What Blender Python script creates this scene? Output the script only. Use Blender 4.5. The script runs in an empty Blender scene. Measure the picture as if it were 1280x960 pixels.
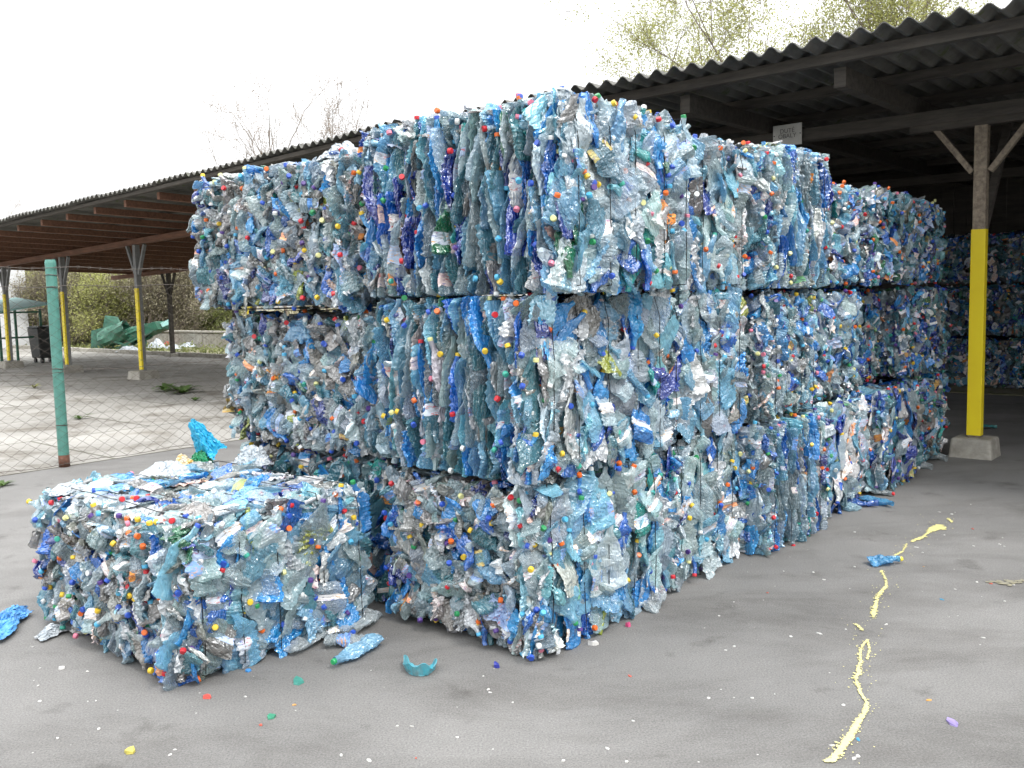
import bpy, math, random
import numpy as np
from mathutils import Matrix, Vector, Euler

C = bpy.context.scene.collection
RNG = np.random.default_rng(11)
random.seed(11)
rad = math.radians
ANG = rad(49)                       # the yard's own grid: s runs along the long side of the stack, t along its front
P0 = Vector((0.0754, 3.887, 0))
U = Vector((math.cos(ANG), math.sin(ANG), 0)); V = Vector((-math.sin(ANG), math.cos(ANG), 0))
def W(s, t, z=0.0): return P0 + U*s + V*t + Vector((0, 0, z))

# ------------------------------------------------------------------ materials
def new_mat(name):
    m = bpy.data.materials.new(name); m.use_nodes = True
    nt = m.node_tree; nt.nodes.clear()
    out = nt.nodes.new('ShaderNodeOutputMaterial')
    return m, nt, out
def nd(nt, typ, ins=None, **kw):
    n = nt.nodes.new(typ)
    for k, v in kw.items(): setattr(n, k, v)
    for k, v in (ins or {}).items():
        if hasattr(v, 'is_output') or isinstance(v, bpy.types.NodeSocket): nt.links.new(v, n.inputs[k])
        else: n.inputs[k].default_value = v
    return n
def ramp(nt, fac, stops):
    r = nt.nodes.new('ShaderNodeValToRGB'); nt.links.new(fac, r.inputs[0])
    e = r.color_ramp.elements
    while len(e) < len(stops): e.new(0.5)
    for i, (p, c) in enumerate(stops):
        e[i].position = p; e[i].color = (c[0], c[1], c[2], 1) if len(c) == 3 else c
    return r.outputs[0]
def col4(c): return (c[0], c[1], c[2], 1)

def simple(name, c1, c2=None, rough=0.7, scale=8.0, bump=0.2, bscale=60, metal=0.0, spec=0.5, coords='Object', stretch=None, stains=None):
    m, nt, out = new_mat(name)
    tc = nd(nt, 'ShaderNodeTexCoord')
    vec = tc.outputs[coords]
    if stretch:
        vec = nd(nt, 'ShaderNodeMapping', {'Vector': vec, 'Scale': stretch}).outputs[0]
    nz = nd(nt, 'ShaderNodeTexNoise', {'Vector': vec, 'Scale': scale, 'Detail': 6.0, 'Roughness': 0.65})
    c2 = c2 or tuple(x*0.7 for x in c1)
    col = ramp(nt, nz.outputs['Fac'], [(0.32, c2), (0.66, c1)])
    if stains:
        n3 = nd(nt, 'ShaderNodeTexNoise', {'Vector': vec, 'Scale': stains[0], 'Detail': 8.0, 'Roughness': 0.7})
        f = ramp(nt, n3.outputs['Fac'], [(stains[1], (0, 0, 0)), (stains[1]+0.08, (1, 1, 1))])
        mx = nd(nt, 'ShaderNodeMix', data_type='RGBA'); nt.links.new(f, mx.inputs[0])
        nt.links.new(col, mx.inputs[6]); mx.inputs[7].default_value = col4(stains[2]); col = mx.outputs[2]
    n2 = nd(nt, 'ShaderNodeTexNoise', {'Vector': vec, 'Scale': bscale, 'Detail': 4.0})
    b = nd(nt, 'ShaderNodeBump', {'Height': n2.outputs['Fac'], 'Strength': bump, 'Distance': 0.01})
    p = nd(nt, 'ShaderNodeBsdfPrincipled', {'Base Color': col, 'Roughness': rough, 'Metallic': metal, 'Specular IOR Level': spec, 'Normal': b.outputs[0]})
    nt.links.new(p.outputs[0], out.inputs[0])
    return m

def source(nt, mode):
    if mode == 'attr':
        a = nd(nt, 'ShaderNodeAttribute', attribute_name='Col'); return a.outputs['Color'], a.outputs['Alpha']
    a = nd(nt, 'ShaderNodeObjectInfo'); return a.outputs['Color'], a.outputs['Alpha']

def pet(name, mode):
    """thin crushed bottle plastic: tinted, part see-through, glossy, finely creased"""
    m, nt, out = new_mat(name)
    col, alpha = source(nt, mode)
    tc = nd(nt, 'ShaderNodeTexCoord')
    mp = nd(nt, 'ShaderNodeMapping', {'Vector': tc.outputs['Object'], 'Scale': (1.0, 1.0, 0.45)})
    n1 = nd(nt, 'ShaderNodeTexNoise', {'Vector': mp.outputs[0], 'Scale': 44.0, 'Detail': 1.5, 'Roughness': 0.5, 'Distortion': 1.4})
    v1 = nd(nt, 'ShaderNodeTexVoronoi', {'Vector': mp.outputs[0], 'Scale': 24.0}, feature='F1')
    ad = nd(nt, 'ShaderNodeMath', {0: n1.outputs['Fac'], 1: v1.outputs['Distance']}, operation='ADD')
    b = nd(nt, 'ShaderNodeBump', {'Height': ad.outputs[0], 'Strength': 0.75, 'Distance': 0.018})
    n3 = nd(nt, 'ShaderNodeTexNoise', {'Vector': tc.outputs['Object'], 'Scale': 14.0, 'Detail': 4.0, 'Roughness': 0.7})
    dirt = ramp(nt, n3.outputs['Fac'], [(0.60, (0, 0, 0)), (0.78, (0.5, 0.5, 0.5))])
    mx = nd(nt, 'ShaderNodeMix', data_type='RGBA'); nt.links.new(dirt, mx.inputs[0])
    nt.links.new(col, mx.inputs[6]); mx.inputs[7].default_value = (0.26, 0.25, 0.225, 1)
    rgh = nd(nt, 'ShaderNodeMapRange', {'Value': dirt, 'To Min': 0.13, 'To Max': 0.45})
    p = nd(nt, 'ShaderNodeBsdfPrincipled', {'Base Color': mx.outputs[2], 'Roughness': rgh.outputs[0], 'Specular IOR Level': 0.9, 'Normal': b.outputs[0],
                                            'Coat Weight': 0.8, 'Coat Roughness': 0.08, 'Coat Normal': b.outputs[0]})
    tl = nd(nt, 'ShaderNodeBsdfTranslucent', {'Color': col, 'Normal': b.outputs[0]})
    m0 = nd(nt, 'ShaderNodeMixShader', {0: 0.20}); nt.links.new(p.outputs[0], m0.inputs[1]); nt.links.new(tl.outputs[0], m0.inputs[2])
    gl = nd(nt, 'ShaderNodeBsdfGlossy', {'Color': (.94, .98, 1, 1), 'Roughness': 0.16, 'Normal': b.outputs[0]})
    gf = nd(nt, 'ShaderNodeMapRange', {'Value': dirt, 'From Max': 0.5, 'To Min': 0.12, 'To Max': 0.04})
    m1 = nd(nt, 'ShaderNodeMixShader', {0: gf.outputs[0]}); nt.links.new(m0.outputs[0], m1.inputs[1]); nt.links.new(gl.outputs[0], m1.inputs[2])
    tint = nd(nt, 'ShaderNodeMix', data_type='RGBA'); tint.inputs[0].default_value = 0.75
    tint.inputs[6].default_value = (1, 1, 1, 1); nt.links.new(col, tint.inputs[7])
    tr = nd(nt, 'ShaderNodeBsdfTransparent', {'Color': tint.outputs[2]})
    lw = nd(nt, 'ShaderNodeLayerWeight', {'Blend': 0.35, 'Normal': b.outputs[0]})
    inv = nd(nt, 'ShaderNodeMath', {0: 1.0, 1: alpha}, operation='SUBTRACT')
    ed = nd(nt, 'ShaderNodeMath', {0: inv.outputs[0], 1: lw.outputs['Facing']}, operation='MULTIPLY')
    fac = nd(nt, 'ShaderNodeMath', {0: ed.outputs[0], 1: alpha}, operation='ADD')
    m2 = nd(nt, 'ShaderNodeMixShader', {0: fac.outputs[0]})
    nt.links.new(tr.outputs[0], m2.inputs[1]); nt.links.new(m1.outputs[0], m2.inputs[2])
    nt.links.new(m2.outputs[0], out.inputs[0])
    return m

def label_mat(name, mode):
    """printed bottle labels: patches of white, red, blue, orange and green print"""
    m, nt, out = new_mat(name)
    tc = nd(nt, 'ShaderNodeTexCoord')
    if mode == 'attr': rnd = nd(nt, 'ShaderNodeAttribute', attribute_name='Col').outputs['Alpha']
    else: rnd = nd(nt, 'ShaderNodeObjectInfo').outputs['Random']
    base = ramp(nt, rnd, [(0.0, (0.75, 0.77, 0.78)), (0.30, (0.55, 0.62, 0.70)), (0.5, (0.10, 0.28, 0.62)), (0.62, (0.8, 0.8, 0.78)),
                          (0.86, (0.72, 0.60, 0.58)), (0.93, (0.8, 0.28, 0.06)), (1.0, (0.15, 0.45, 0.22))])
    mp = nd(nt, 'ShaderNodeMapping', {'Vector': tc.outputs['Object'], 'Scale': (1, 1, 4.0)})
    vor = nd(nt, 'ShaderNodeTexNoise', {'Vector': mp.outputs[0], 'Scale': 34.0, 'Detail': 3.0, 'Roughness': 0.8})
    pr = ramp(nt, vor.outputs['Fac'], [(0.56, (0, 0, 0)), (0.59, (.85, .85, .85))])
    mx = nd(nt, 'ShaderNodeMix', data_type='RGBA'); nt.links.new(pr, mx.inputs[0]); nt.links.new(base, mx.inputs[6])
    v2 = nd(nt, 'ShaderNodeTexNoise', {'Vector': tc.outputs['Object'], 'Scale': 9.0, 'Detail': 0.0})
    pc = ramp(nt, v2.outputs['Fac'], [(0.40, (0.6, 0.07, 0.05)), (0.48, (0.05, 0.10, 0.38)), (0.56, (0.10, 0.10, 0.12)), (0.62, (0.75, 0.35, 0.04))])
    nt.links.new(pc, mx.inputs[7])
    n1 = nd(nt, 'ShaderNodeTexNoise', {'Vector': tc.outputs['Object'], 'Scale': 60.0, 'Detail': 3.0})
    b = nd(nt, 'ShaderNodeBump', {'Height': n1.outputs['Fac'], 'Strength': 0.4, 'Distance': 0.006})
    p = nd(nt, 'ShaderNodeBsdfPrincipled', {'Base Color': mx.outputs[2], 'Roughness': 0.35, 'Normal': b.outputs[0]})
    nt.links.new(p.outputs[0], out.inputs[0])
    return m

def cap_mat(name, mode):
    m, nt, out = new_mat(name)
    col, alpha = source(nt, mode)
    p = nd(nt, 'ShaderNodeBsdfPrincipled', {'Base Color': col, 'Roughness': 0.38, 'Specular IOR Level': 0.5})
    nt.links.new(p.outputs[0], out.inputs[0])
    return m

M = {}
M['pet'] = pet('bottle plastic in the pressed mass', 'attr'); M['pet_o'] = pet('bottle plastic', 'obj')
M['label'] = label_mat('printed labels in the pressed mass', 'attr'); M['label_o'] = label_mat('printed label', 'obj')
M['cap'] = cap_mat('caps in the pressed mass', 'attr'); M['cap_o'] = cap_mat('cap plastic', 'obj')
M['core'] = simple('gap-shaded core plastic', (0.05, 0.065, 0.08), (0.012, 0.018, 0.026), rough=0.3, scale=30, bump=0.8, bscale=50)  # near-black so the shade of deep gaps is in the core's colour
M['wire'] = simple('blackened wire', (0.02, 0.02, 0.02), rough=0.5, metal=0.6)
M['film_w'] = simple('white film', (0.55, 0.58, 0.60), (0.33, 0.38, 0.42), rough=0.25, scale=14, bump=0.9, bscale=30)
M['film_t'] = simple('turquoise film', (0.06, 0.52, 0.76), (0.03, 0.40, 0.66), rough=0.35, scale=9, bump=0.6, bscale=40)
M['film_b'] = simple('blue film', (0.10, 0.36, 0.72), (0.05, 0.2, 0.5), rough=0.35, scale=9, bump=0.6, bscale=40)
M['film_g'] = simple('green film', (0.03, 0.32, 0.14), (0.02, 0.22, 0.10), rough=0.35, scale=9, bump=0.6, bscale=40)
M['film_y'] = simple('yellow printed film', (0.75, 0.45, 0.04), (0.75, 0.75, 0.7), rough=0.4, scale=25, bump=0.5)
M['timber'] = simple('brown roof timber', (0.235, 0.115, 0.07), (0.12, 0.06, 0.04), rough=0.8, scale=3, bump=0.4, bscale=30, stretch=(8, 1.0, 8))
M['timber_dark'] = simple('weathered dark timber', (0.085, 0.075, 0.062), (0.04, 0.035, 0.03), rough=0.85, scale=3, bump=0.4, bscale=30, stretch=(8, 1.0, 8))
M['sheet'] = simple('fibre cement sheet', (0.17, 0.165, 0.15), (0.075, 0.075, 0.068), rough=0.9, scale=2.2, bump=0.3, stains=(5, 0.58, (0.08, 0.10, 0.045)))
M['post_old'] = simple('old pitted post paint', (0.32, 0.27, 0.20), (0.14, 0.11, 0.085), rough=0.85, scale=22, bump=0.9, bscale=45)
M['post_grey'] = simple('grey steel post', (0.26, 0.27, 0.27), (0.18, 0.18, 0.18), rough=0.6, scale=9, bump=0.2)
M['yellow'] = simple('yellow safety paint', (0.90, 0.72, 0.02), (0.86, 0.66, 0.02), rough=0.45, scale=3, bump=0.15, stains=(14, 0.66, (0.45, 0.34, 0.10)))
M['concrete'] = simple('rough concrete', (0.42, 0.40, 0.35), (0.24, 0.225, 0.19), rough=0.95, scale=7, bump=0.9, bscale=30)
M['fence_green'] = simple('green fence paint', (0.10, 0.28, 0.235), (0.065, 0.20, 0.165), rough=0.5, scale=14, bump=0.2, stains=(10, 0.70, (0.22, 0.2, 0.16)))
M['rust'] = simple('rust', (0.16, 0.07, 0.045), (0.09, 0.045, 0.03), rough=0.9, scale=20, bump=0.5)
M['mesh_wire'] = simple('dull galvanised wire', (0.12, 0.105, 0.09), (0.07, 0.055, 0.045), rough=0.6, scale=30, metal=0.3)
M['render_w'] = simple('white rendered wall', (0.66, 0.67, 0.68), (0.55, 0.56, 0.57), rough=0.9, scale=1.2, bump=0.2)
M['bark'] = simple('grey brown bark', (0.24, 0.20, 0.16), (0.14, 0.115, 0.095), rough=0.95, scale=12, bump=0.5)
M['turq'] = simple('turquoise roof sheet', (0.42, 0.72, 0.68), (0.30, 0.60, 0.57), rough=0.6, scale=3)
M['dgreen'] = simple('dark green paint', (0.03, 0.15, 0.09), (0.015, 0.08, 0.05), rough=0.5, scale=6)
M['mgreen'] = simple('faded green skip paint', (0.055, 0.17, 0.115), (0.02, 0.08, 0.055), rough=0.5, scale=7, bump=0.3)
M['black'] = simple('black plastic', (0.018, 0.02, 0.02), (0.01, 0.01, 0.01), rough=0.5, scale=5)
M['sign'] = simple('dirty white sign board', (0.62, 0.61, 0.57), (0.50, 0.50, 0.46), rough=0.6, scale=11, stains=(6, 0.62, (0.40, 0.39, 0.34)))
M['ink'] = simple('faded ink', (0.10, 0.09, 0.09), (0.22, 0.21, 0.20), rough=0.7, scale=60)
M['white'] = simple('white plastic', (0.75, 0.76, 0.76), (0.6, 0.6, 0.6), rough=0.4, scale=20)
M['paint_spill'] = simple('dried yellow paint', (0.78, 0.72, 0.30), (0.62, 0.56, 0.24), rough=0.55, scale=30, bump=0.3)
M['stain'] = simple('yellow stain', (0.27, 0.245, 0.15), (0.22, 0.21, 0.17), rough=0.8, scale=12)

def leaf_mat(name, c1, c2, tl=0.35):
    m, nt, out = new_mat(name)
    g = nd(nt, 'ShaderNodeNewGeometry')
    col = ramp(nt, g.outputs['Random Per Island'], [(0.0, c2), (1.0, c1)])
    p = nd(nt, 'ShaderNodeBsdfPrincipled', {'Base Color': col, 'Roughness': 0.6})
    t = nd(nt, 'ShaderNodeBsdfTranslucent', {'Color': col})
    mx = nd(nt, 'ShaderNodeMixShader', {0: tl}); nt.links.new(p.outputs[0], mx.inputs[1]); nt.links.new(t.outputs[0], mx.inputs[2])
    nt.links.new(mx.outputs[0], out.inputs[0]); return m
M['leaf_y'] = leaf_mat('young yellow green leaf', (0.46, 0.47, 0.16), (0.30, 0.31, 0.12))
M['leaf_g'] = leaf_mat('shrub leaf', (0.30, 0.33, 0.11), (0.16, 0.19, 0.08))
M['leaf_o'] = leaf_mat('olive brown leaf', (0.36, 0.33, 0.21), (0.22, 0.20, 0.14))
M['bud'] = leaf_mat('brown buds', (0.30, 0.22, 0.16), (0.20, 0.15, 0.11))
M['weed'] = leaf_mat('weed leaf', (0.10, 0.17, 0.04), (0.05, 0.10, 0.02))

def asphalt():
    m, nt, out = new_mat('worn asphalt')
    tc = nd(nt, 'ShaderNodeTexCoord'); v = tc.outputs['Object']
    big = nd(nt, 'ShaderNodeTexNoise', {'Vector': v, 'Scale': 0.55, 'Detail': 6.0, 'Roughness': 0.62})
    c = ramp(nt, big.outputs['Fac'], [(0.30, (0.145, 0.142, 0.138)), (0.68, (0.225, 0.220, 0.213))])
    fine = nd(nt, 'ShaderNodeTexNoise', {'Vector': v, 'Scale': 130.0, 'Detail': 3.0, 'Roughness': 0.8})
    cf = ramp(nt, fine.outputs['Fac'], [(0.30, (0.58, 0.58, 0.58)), (0.72, (1.4, 1.4, 1.38))])
    mu = nd(nt, 'ShaderNodeMix', data_type='RGBA', blend_type='MULTIPLY'); mu.inputs[0].default_value = 1
    nt.links.new(c, mu.inputs[6]); nt.links.new(cf, mu.inputs[7])
    # long drag marks along the stack and round damp spots
    mp = nd(nt, 'ShaderNodeMapping', {'Vector': v, 'Rotation': (0, 0, -ANG), 'Scale': (0.6, 1.5, 1)})
    st = nd(nt, 'ShaderNodeTexNoise', {'Vector': mp.outputs[0], 'Scale': 1.0, 'Detail': 7.0, 'Roughness': 0.7, 'Distortion': 0.4})
    cs = ramp(nt, st.outputs['Fac'], [(0.34, (0.72, 0.71, 0.70)), (0.53, (1, 1, 1))])
    m2 = nd(nt, 'ShaderNodeMix', data_type='RGBA', blend_type='MULTIPLY'); m2.inputs[0].default_value = 1
    nt.links.new(mu.outputs[2], m2.inputs[6]); nt.links.new(cs, m2.inputs[7])
    sp = nd(nt, 'ShaderNodeTexNoise', {'Vector': v, 'Scale': 3.2, 'Detail': 5.0, 'Roughness': 0.6})
    cp = ramp(nt, sp.outputs['Fac'], [(0.27, (0.62, 0.61, 0.60)), (0.40, (1, 1, 1))])
    m3 = nd(nt, 'ShaderNodeMix', data_type='RGBA', blend_type='MULTIPLY'); m3.inputs[0].default_value = 1
    nt.links.new(m2.outputs[2], m3.inputs[6]); nt.links.new(cp, m3.inputs[7])
    # tiny pale grit
    vo = nd(nt, 'ShaderNodeTexVoronoi', {'Vector': v, 'Scale': 9.0}, feature='F1')
    cg = ramp(nt, vo.outputs['Distance'], [(0.030, (1, 1, 1)), (0.042, (0, 0, 0))])
    m4 = nd(nt, 'ShaderNodeMix', data_type='RGBA'); nt.links.new(cg, m4.inputs[0])
    nt.links.new(m3.outputs[2], m4.inputs[6]); m4.inputs[7].default_value = (0.45, 0.44, 0.42, 1)
    b = nd(nt, 'ShaderNodeBump', {'Height': fine.outputs['Fac'], 'Strength': 0.5, 'Distance': 0.004})
    p = nd(nt, 'ShaderNodeBsdfPrincipled', {'Base Color': m4.outputs[2], 'Roughness': 0.85, 'Specular IOR Level': 0.3, 'Normal': b.outputs[0]})
    nt.links.new(p.outputs[0], out.inputs[0]); return m
M['asphalt'] = asphalt()

def slabs():
    m, nt, out = new_mat('old concrete yard slabs')
    tc = nd(nt, 'ShaderNodeTexCoord'); v = tc.outputs['Object']
    big = nd(nt, 'ShaderNodeTexNoise', {'Vector': v, 'Scale': 0.45, 'Detail': 7.0, 'Roughness': 0.65})
    c = ramp(nt, big.outputs['Fac'], [(0.34, (0.25, 0.24, 0.22)), (0.60, (0.37, 0.358, 0.33))])
    br = nd(nt, 'ShaderNodeTexBrick', {'Vector': v, 'Scale': 1.0, 'Mortar Size': 0.02, 'Brick Width': 3.0, 'Row Height': 2.1,
            'Color1': (1, 1, 1, 1), 'Color2': (0.80, 0.80, 0.79, 1), 'Mortar': (0.45, 0.45, 0.40, 1)})
    mu = nd(nt, 'ShaderNodeMix', data_type='RGBA', blend_type='MULTIPLY'); mu.inputs[0].default_value = 1
    nt.links.new(c, mu.inputs[6]); nt.links.new(br.outputs['Color'], mu.inputs[7])
    st = nd(nt, 'ShaderNodeTexNoise', {'Vector': v, 'Scale': 1.1, 'Detail': 7.0, 'Roughness': 0.7, 'Distortion': 0.5})
    cs = ramp(nt, st.outputs['Fac'], [(0.36, (0.55, 0.52, 0.48)), (0.50, (1, 1, 1))])
    m2 = nd(nt, 'ShaderNodeMix', data_type='RGBA', blend_type='MULTIPLY'); m2.inputs[0].default_value = 1
    nt.links.new(mu.outputs[2], m2.inputs[6]); nt.links.new(cs, m2.inputs[7])
    fine = nd(nt, 'ShaderNodeTexNoise', {'Vector': v, 'Scale': 60.0, 'Detail': 3.0, 'Roughness': 0.8})
    b = nd(nt, 'ShaderNodeBump', {'Height': fine.outputs['Fac'], 'Strength': 0.4, 'Distance': 0.005})
    p = nd(nt, 'ShaderNodeBsdfPrincipled', {'Base Color': m2.outputs[2], 'Roughness': 0.9, 'Specular IOR Level': 0.25, 'Normal': b.outputs[0]})
    nt.links.new(p.outputs[0], out.inputs[0]); return m
M['slabs'] = slabs()
M['dirt'] = simple('bare earth and dry grass', (0.26, 0.23, 0.16), (0.13, 0.12, 0.07), rough=0.95, scale=2.5, bump=0.6, stains=(1.5, 0.52, (0.14, 0.17, 0.06)))

# ------------------------------------------------------------------ mesh helpers
class MB:
    def __init__(self): self.v = []; self.f = []; self.m = []
    def box(self, x0, x1, y0, y1, z0, z1, mi=0, top=None):
        b = len(self.v); tx0, tx1, ty0, ty1 = top or (x0, x1, y0, y1)
        self.v += [(x0,y0,z0),(x1,y0,z0),(x1,y1,z0),(x0,y1,z0),(tx0,ty0,z1),(tx1,ty0,z1),(tx1,ty1,z1),(tx0,ty1,z1)]
        for q in ((0,3,2,1),(4,5,6,7),(0,1,5,4),(1,2,6,5),(2,3,7,6),(3,0,4,7)): self.f.append(tuple(b+i for i in q)); self.m.append(mi)
        return self
    def hexa(self, pts, mi=0):       # eight corners, lower four then upper four
        b = len(self.v); self.v += [tuple(p) for p in pts]
        for q in ((0,3,2,1),(4,5,6,7),(0,1,5,4),(1,2,6,5),(2,3,7,6),(3,0,4,7)): self.f.append(tuple(b+i for i in q)); self.m.append(mi)
        return self
    def bar(self, a, b_, w, h, mi=0):  # square bar between two points
        a = Vector(a); b_ = Vector(b_); d = (b_-a).normalized()
        up = Vector((0,0,1)) if abs(d.z) < 0.95 else Vector((1,0,0))
        sx = d.cross(up).normalized()*w/2; sy = sx.cross(d).normalized()*h/2
        self.hexa([a-sx-sy, a+sx-sy, b_+sx-sy, b_-sx-sy, a-sx+sy, a+sx+sy, b_+sx+sy, b_-sx+sy], mi); return self
    def tube(self, pts, r, n=6, mi=0, closed=False):
        pts = [Vector(p) for p in pts]; base = len(self.v); k = len(pts)
        rr = r if hasattr(r, '__len__') else [r]*k
        for i, p in enumerate(pts):
            a = pts[i-1] if (i > 0 or closed) else p; b_ = pts[(i+1) % k] if (i < k-1 or closed) else p
            d = (b_-a); d = d.normalized() if d.length > 1e-9 else Vector((0,0,1))
            ref = Vector((0,0,1)) if abs(d.z) < 0.8 else Vector((1,0,0))
            x = d.cross(ref).normalized(); y = x.cross(d)
            for j in range(n):
                an = 2*math.pi*j/n; self.v.append(tuple(p + (x*math.cos(an)+y*math.sin(an))*rr[i]))
        for i in range(k if closed else k-1):
            i2 = (i+1) % k
            for j in range(n):
                self.f.append((base+i*n+j, base+i*n+(j+1)%n, base+i2*n+(j+1)%n, base+i2*n+j)); self.m.append(mi)
        if not closed:
            self.f.append(tuple(base+j for j in range(n))[::-1]); self.m.append(mi)
            self.f.append(tuple(base+(k-1)*n+j for j in range(n))); self.m.append(mi)
        return self
    def grid(self, fn, nx, ny, mi=0):
        b = len(self.v)
        for j in range(ny+1):
            for i in range(nx+1): self.v.append(tuple(fn(i/nx, j/ny)))
        for j in range(ny):
            for i in range(nx): self.f.append((b+j*(nx+1)+i, b+j*(nx+1)+i+1, b+(j+1)*(nx+1)+i+1, b+(j+1)*(nx+1)+i)); self.m.append(mi)
        return self
    def mesh(self, name, mats):
        me = bpy.data.meshes.new(name); me.from_pydata(self.v, [], self.f)
        for m_ in (mats if isinstance(mats, (list, tuple)) else [mats]): me.materials.append(m_)
        if any(self.m): me.polygons.foreach_set('material_index', self.m)
        me.update(); return me
    def build(self, name, mats, parent=None, smooth=False, bevel=0, solid=0):
        o = bpy.data.objects.new(name, self.mesh(name, mats)); C.objects.link(o)
        if parent: o.parent = parent
        if smooth: o.data.polygons.foreach_set('use_smooth', [True]*len(o.data.polygons))
        if solid:
            md = o.modifiers.new('thick', 'SOLIDIFY'); md.thickness = solid
        if bevel:
            md = o.modifiers.new('bevel', 'BEVEL'); md.width = bevel; md.segments = 2
        return o
def tag(o, label, cat, group=None):
    o['label'] = label; o['category'] = cat
    if group: o['group'] = group
    return o
def thing(name, label, cat, s, t, z=0, rot=ANG, group=None):
    o = bpy.data.objects.new(name, None); C.objects.link(o); o.empty_display_size = 0.2
    o.location = W(s, t, z); o.rotation_euler = (0, 0, rot)
    return tag(o, label, cat, group)
def place(o, s, t, z=0, rot=ANG): o.location = W(s, t, z); o.rotation_euler = (0, 0, rot); return o
def struct(o): o['kind'] = 'structure'; return o

# ------------------------------------------------------------------ camera, light, sky
cam = bpy.data.cameras.new('camera'); co = bpy.data.objects.new('camera', cam); C.objects.link(co)
roll = math.atan(55/2350); pitch = math.atan(111/1160)
cam.sensor_width = 36; cam.lens = 36*1160/1280; cam.clip_end = 2000
F = Vector((0, math.cos(pitch), -math.sin(pitch))); R0 = Vector((1, 0, 0)); U0 = R0.cross(F)
Rr = math.cos(roll)*R0 - math.sin(roll)*U0; Uu = math.sin(roll)*R0 + math.cos(roll)*U0
co.matrix_world = Matrix(((Rr.x, Uu.x, -F.x, 0), (Rr.y, Uu.y, -F.y, 0), (Rr.z, Uu.z, -F.z, 1.6), (0, 0, 0, 1)))
sc = bpy.context.scene; sc.camera = co

SUN_EL, SUN_AZ = rad(54), rad(139)        # azimuth clockwise from +Y: behind the camera, a little to the right
w = bpy.data.worlds.new('World'); sc.world = w; w.use_nodes = True
nt = w.node_tree; nt.nodes.clear()
wo = nt.nodes.new('ShaderNodeOutputWorld'); bg = nt.nodes.new('ShaderNodeBackground')
sky = nt.nodes.new('ShaderNodeTexSky'); sky.sky_type = 'NISHITA'; sky.sun_disc = False
sky.sun_elevation = SUN_EL; sky.sun_rotation = SUN_AZ; sky.dust_density = 4; sky.air_density = 1.0; sky.ozone_density = 1.0
hs = nt.nodes.new('ShaderNodeHueSaturation'); hs.inputs['Saturation'].default_value = 0.22
nt.links.new(sky.outputs[0], hs.inputs['Color'])
# an even layer of bright cloud over the whole sky
mixc = nt.nodes.new('ShaderNodeMix'); mixc.data_type = 'RGBA'; mixc.inputs[0].default_value = 0.85
nt.links.new(hs.outputs[0], mixc.inputs[6])
tcw = nt.nodes.new('ShaderNodeTexCoord'); nzw = nt.nodes.new('ShaderNodeTexNoise'); nzw.inputs['Scale'].default_value = 2.5; nzw.inputs['Detail'].default_value = 4
nt.links.new(tcw.outputs['Generated'], nzw.inputs['Vector'])
cr = ramp(nt, nzw.outputs['Fac'], [(0.3, (.86, .88, .92)), (0.7, (1.0, 1.0, 1.0))])
sxyz = nt.nodes.new('ShaderNodeSeparateXYZ'); nt.links.new(tcw.outputs['Generated'], sxyz.inputs[0])
mr = nt.nodes.new('ShaderNodeMapRange'); mr.inputs['From Min'].default_value = 0; mr.inputs['From Max'].default_value = 1
mr.inputs['To Min'].default_value = 6.2; mr.inputs['To Max'].default_value = 24.0; nt.links.new(sxyz.outputs['Z'], mr.inputs['Value'])
vm = nt.nodes.new('ShaderNodeVectorMath'); vm.operation = 'SCALE'; nt.links.new(cr, vm.inputs[0]); nt.links.new(mr.outputs[0], vm.inputs['Scale'])
nt.links.new(vm.outputs[0], mixc.inputs[7])
bg.inputs[1].default_value = 0.14
nt.links.new(mixc.outputs[2], bg.inputs[0]); nt.links.new(bg.outputs[0], wo.inputs[0])
sl = bpy.data.lights.new('sun', 'SUN'); sl.energy = 1.5; sl.angle = rad(10); sl.color = (1.0, 0.97, 0.93)
so = bpy.data.objects.new('sun', sl); C.objects.link(so)
sd = Vector((math.sin(SUN_AZ)*math.cos(SUN_EL), math.cos(SUN_AZ)*math.cos(SUN_EL), math.sin(SUN_EL)))
so.rotation_euler = sd.to_track_quat('Z', 'Y').to_euler()
sc.view_settings.view_transform = 'Standard'; sc.view_settings.look = 'None'; sc.view_settings.gamma = 1
sc.view_settings.exposure = 0.45
sc.render.engine = 'CYCLES'
sc.cycles.max_bounces = 8; sc.cycles.transparent_max_bounces = 14; sc.cycles.diffuse_bounces = 3; sc.cycles.glossy_bounces = 3
sc.cycles.transmission_bounces = 3; sc.cycles.caustics_reflective = False; sc.cycles.caustics_refractive = False
sc.cycles.use_denoising = True; sc.cycles.sample_clamp_indirect = 6

# ------------------------------------------------------------------ ground
g = MB().box(-250, 250, -120, 380, -0.3, 0); struct(g.build('ground', M['asphalt']))
g = MB().box(-9, 11.5, 0, 60, -0.1, 0.004); o = struct(g.build('yard_paving', M['slabs'])); place(o, 0, 6.9)
g = MB().box(0, 90, -10, 130, -0.1, 0.008); o = struct(g.build('verge', M['dirt'])); place(o, 11.7, 8)

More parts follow.
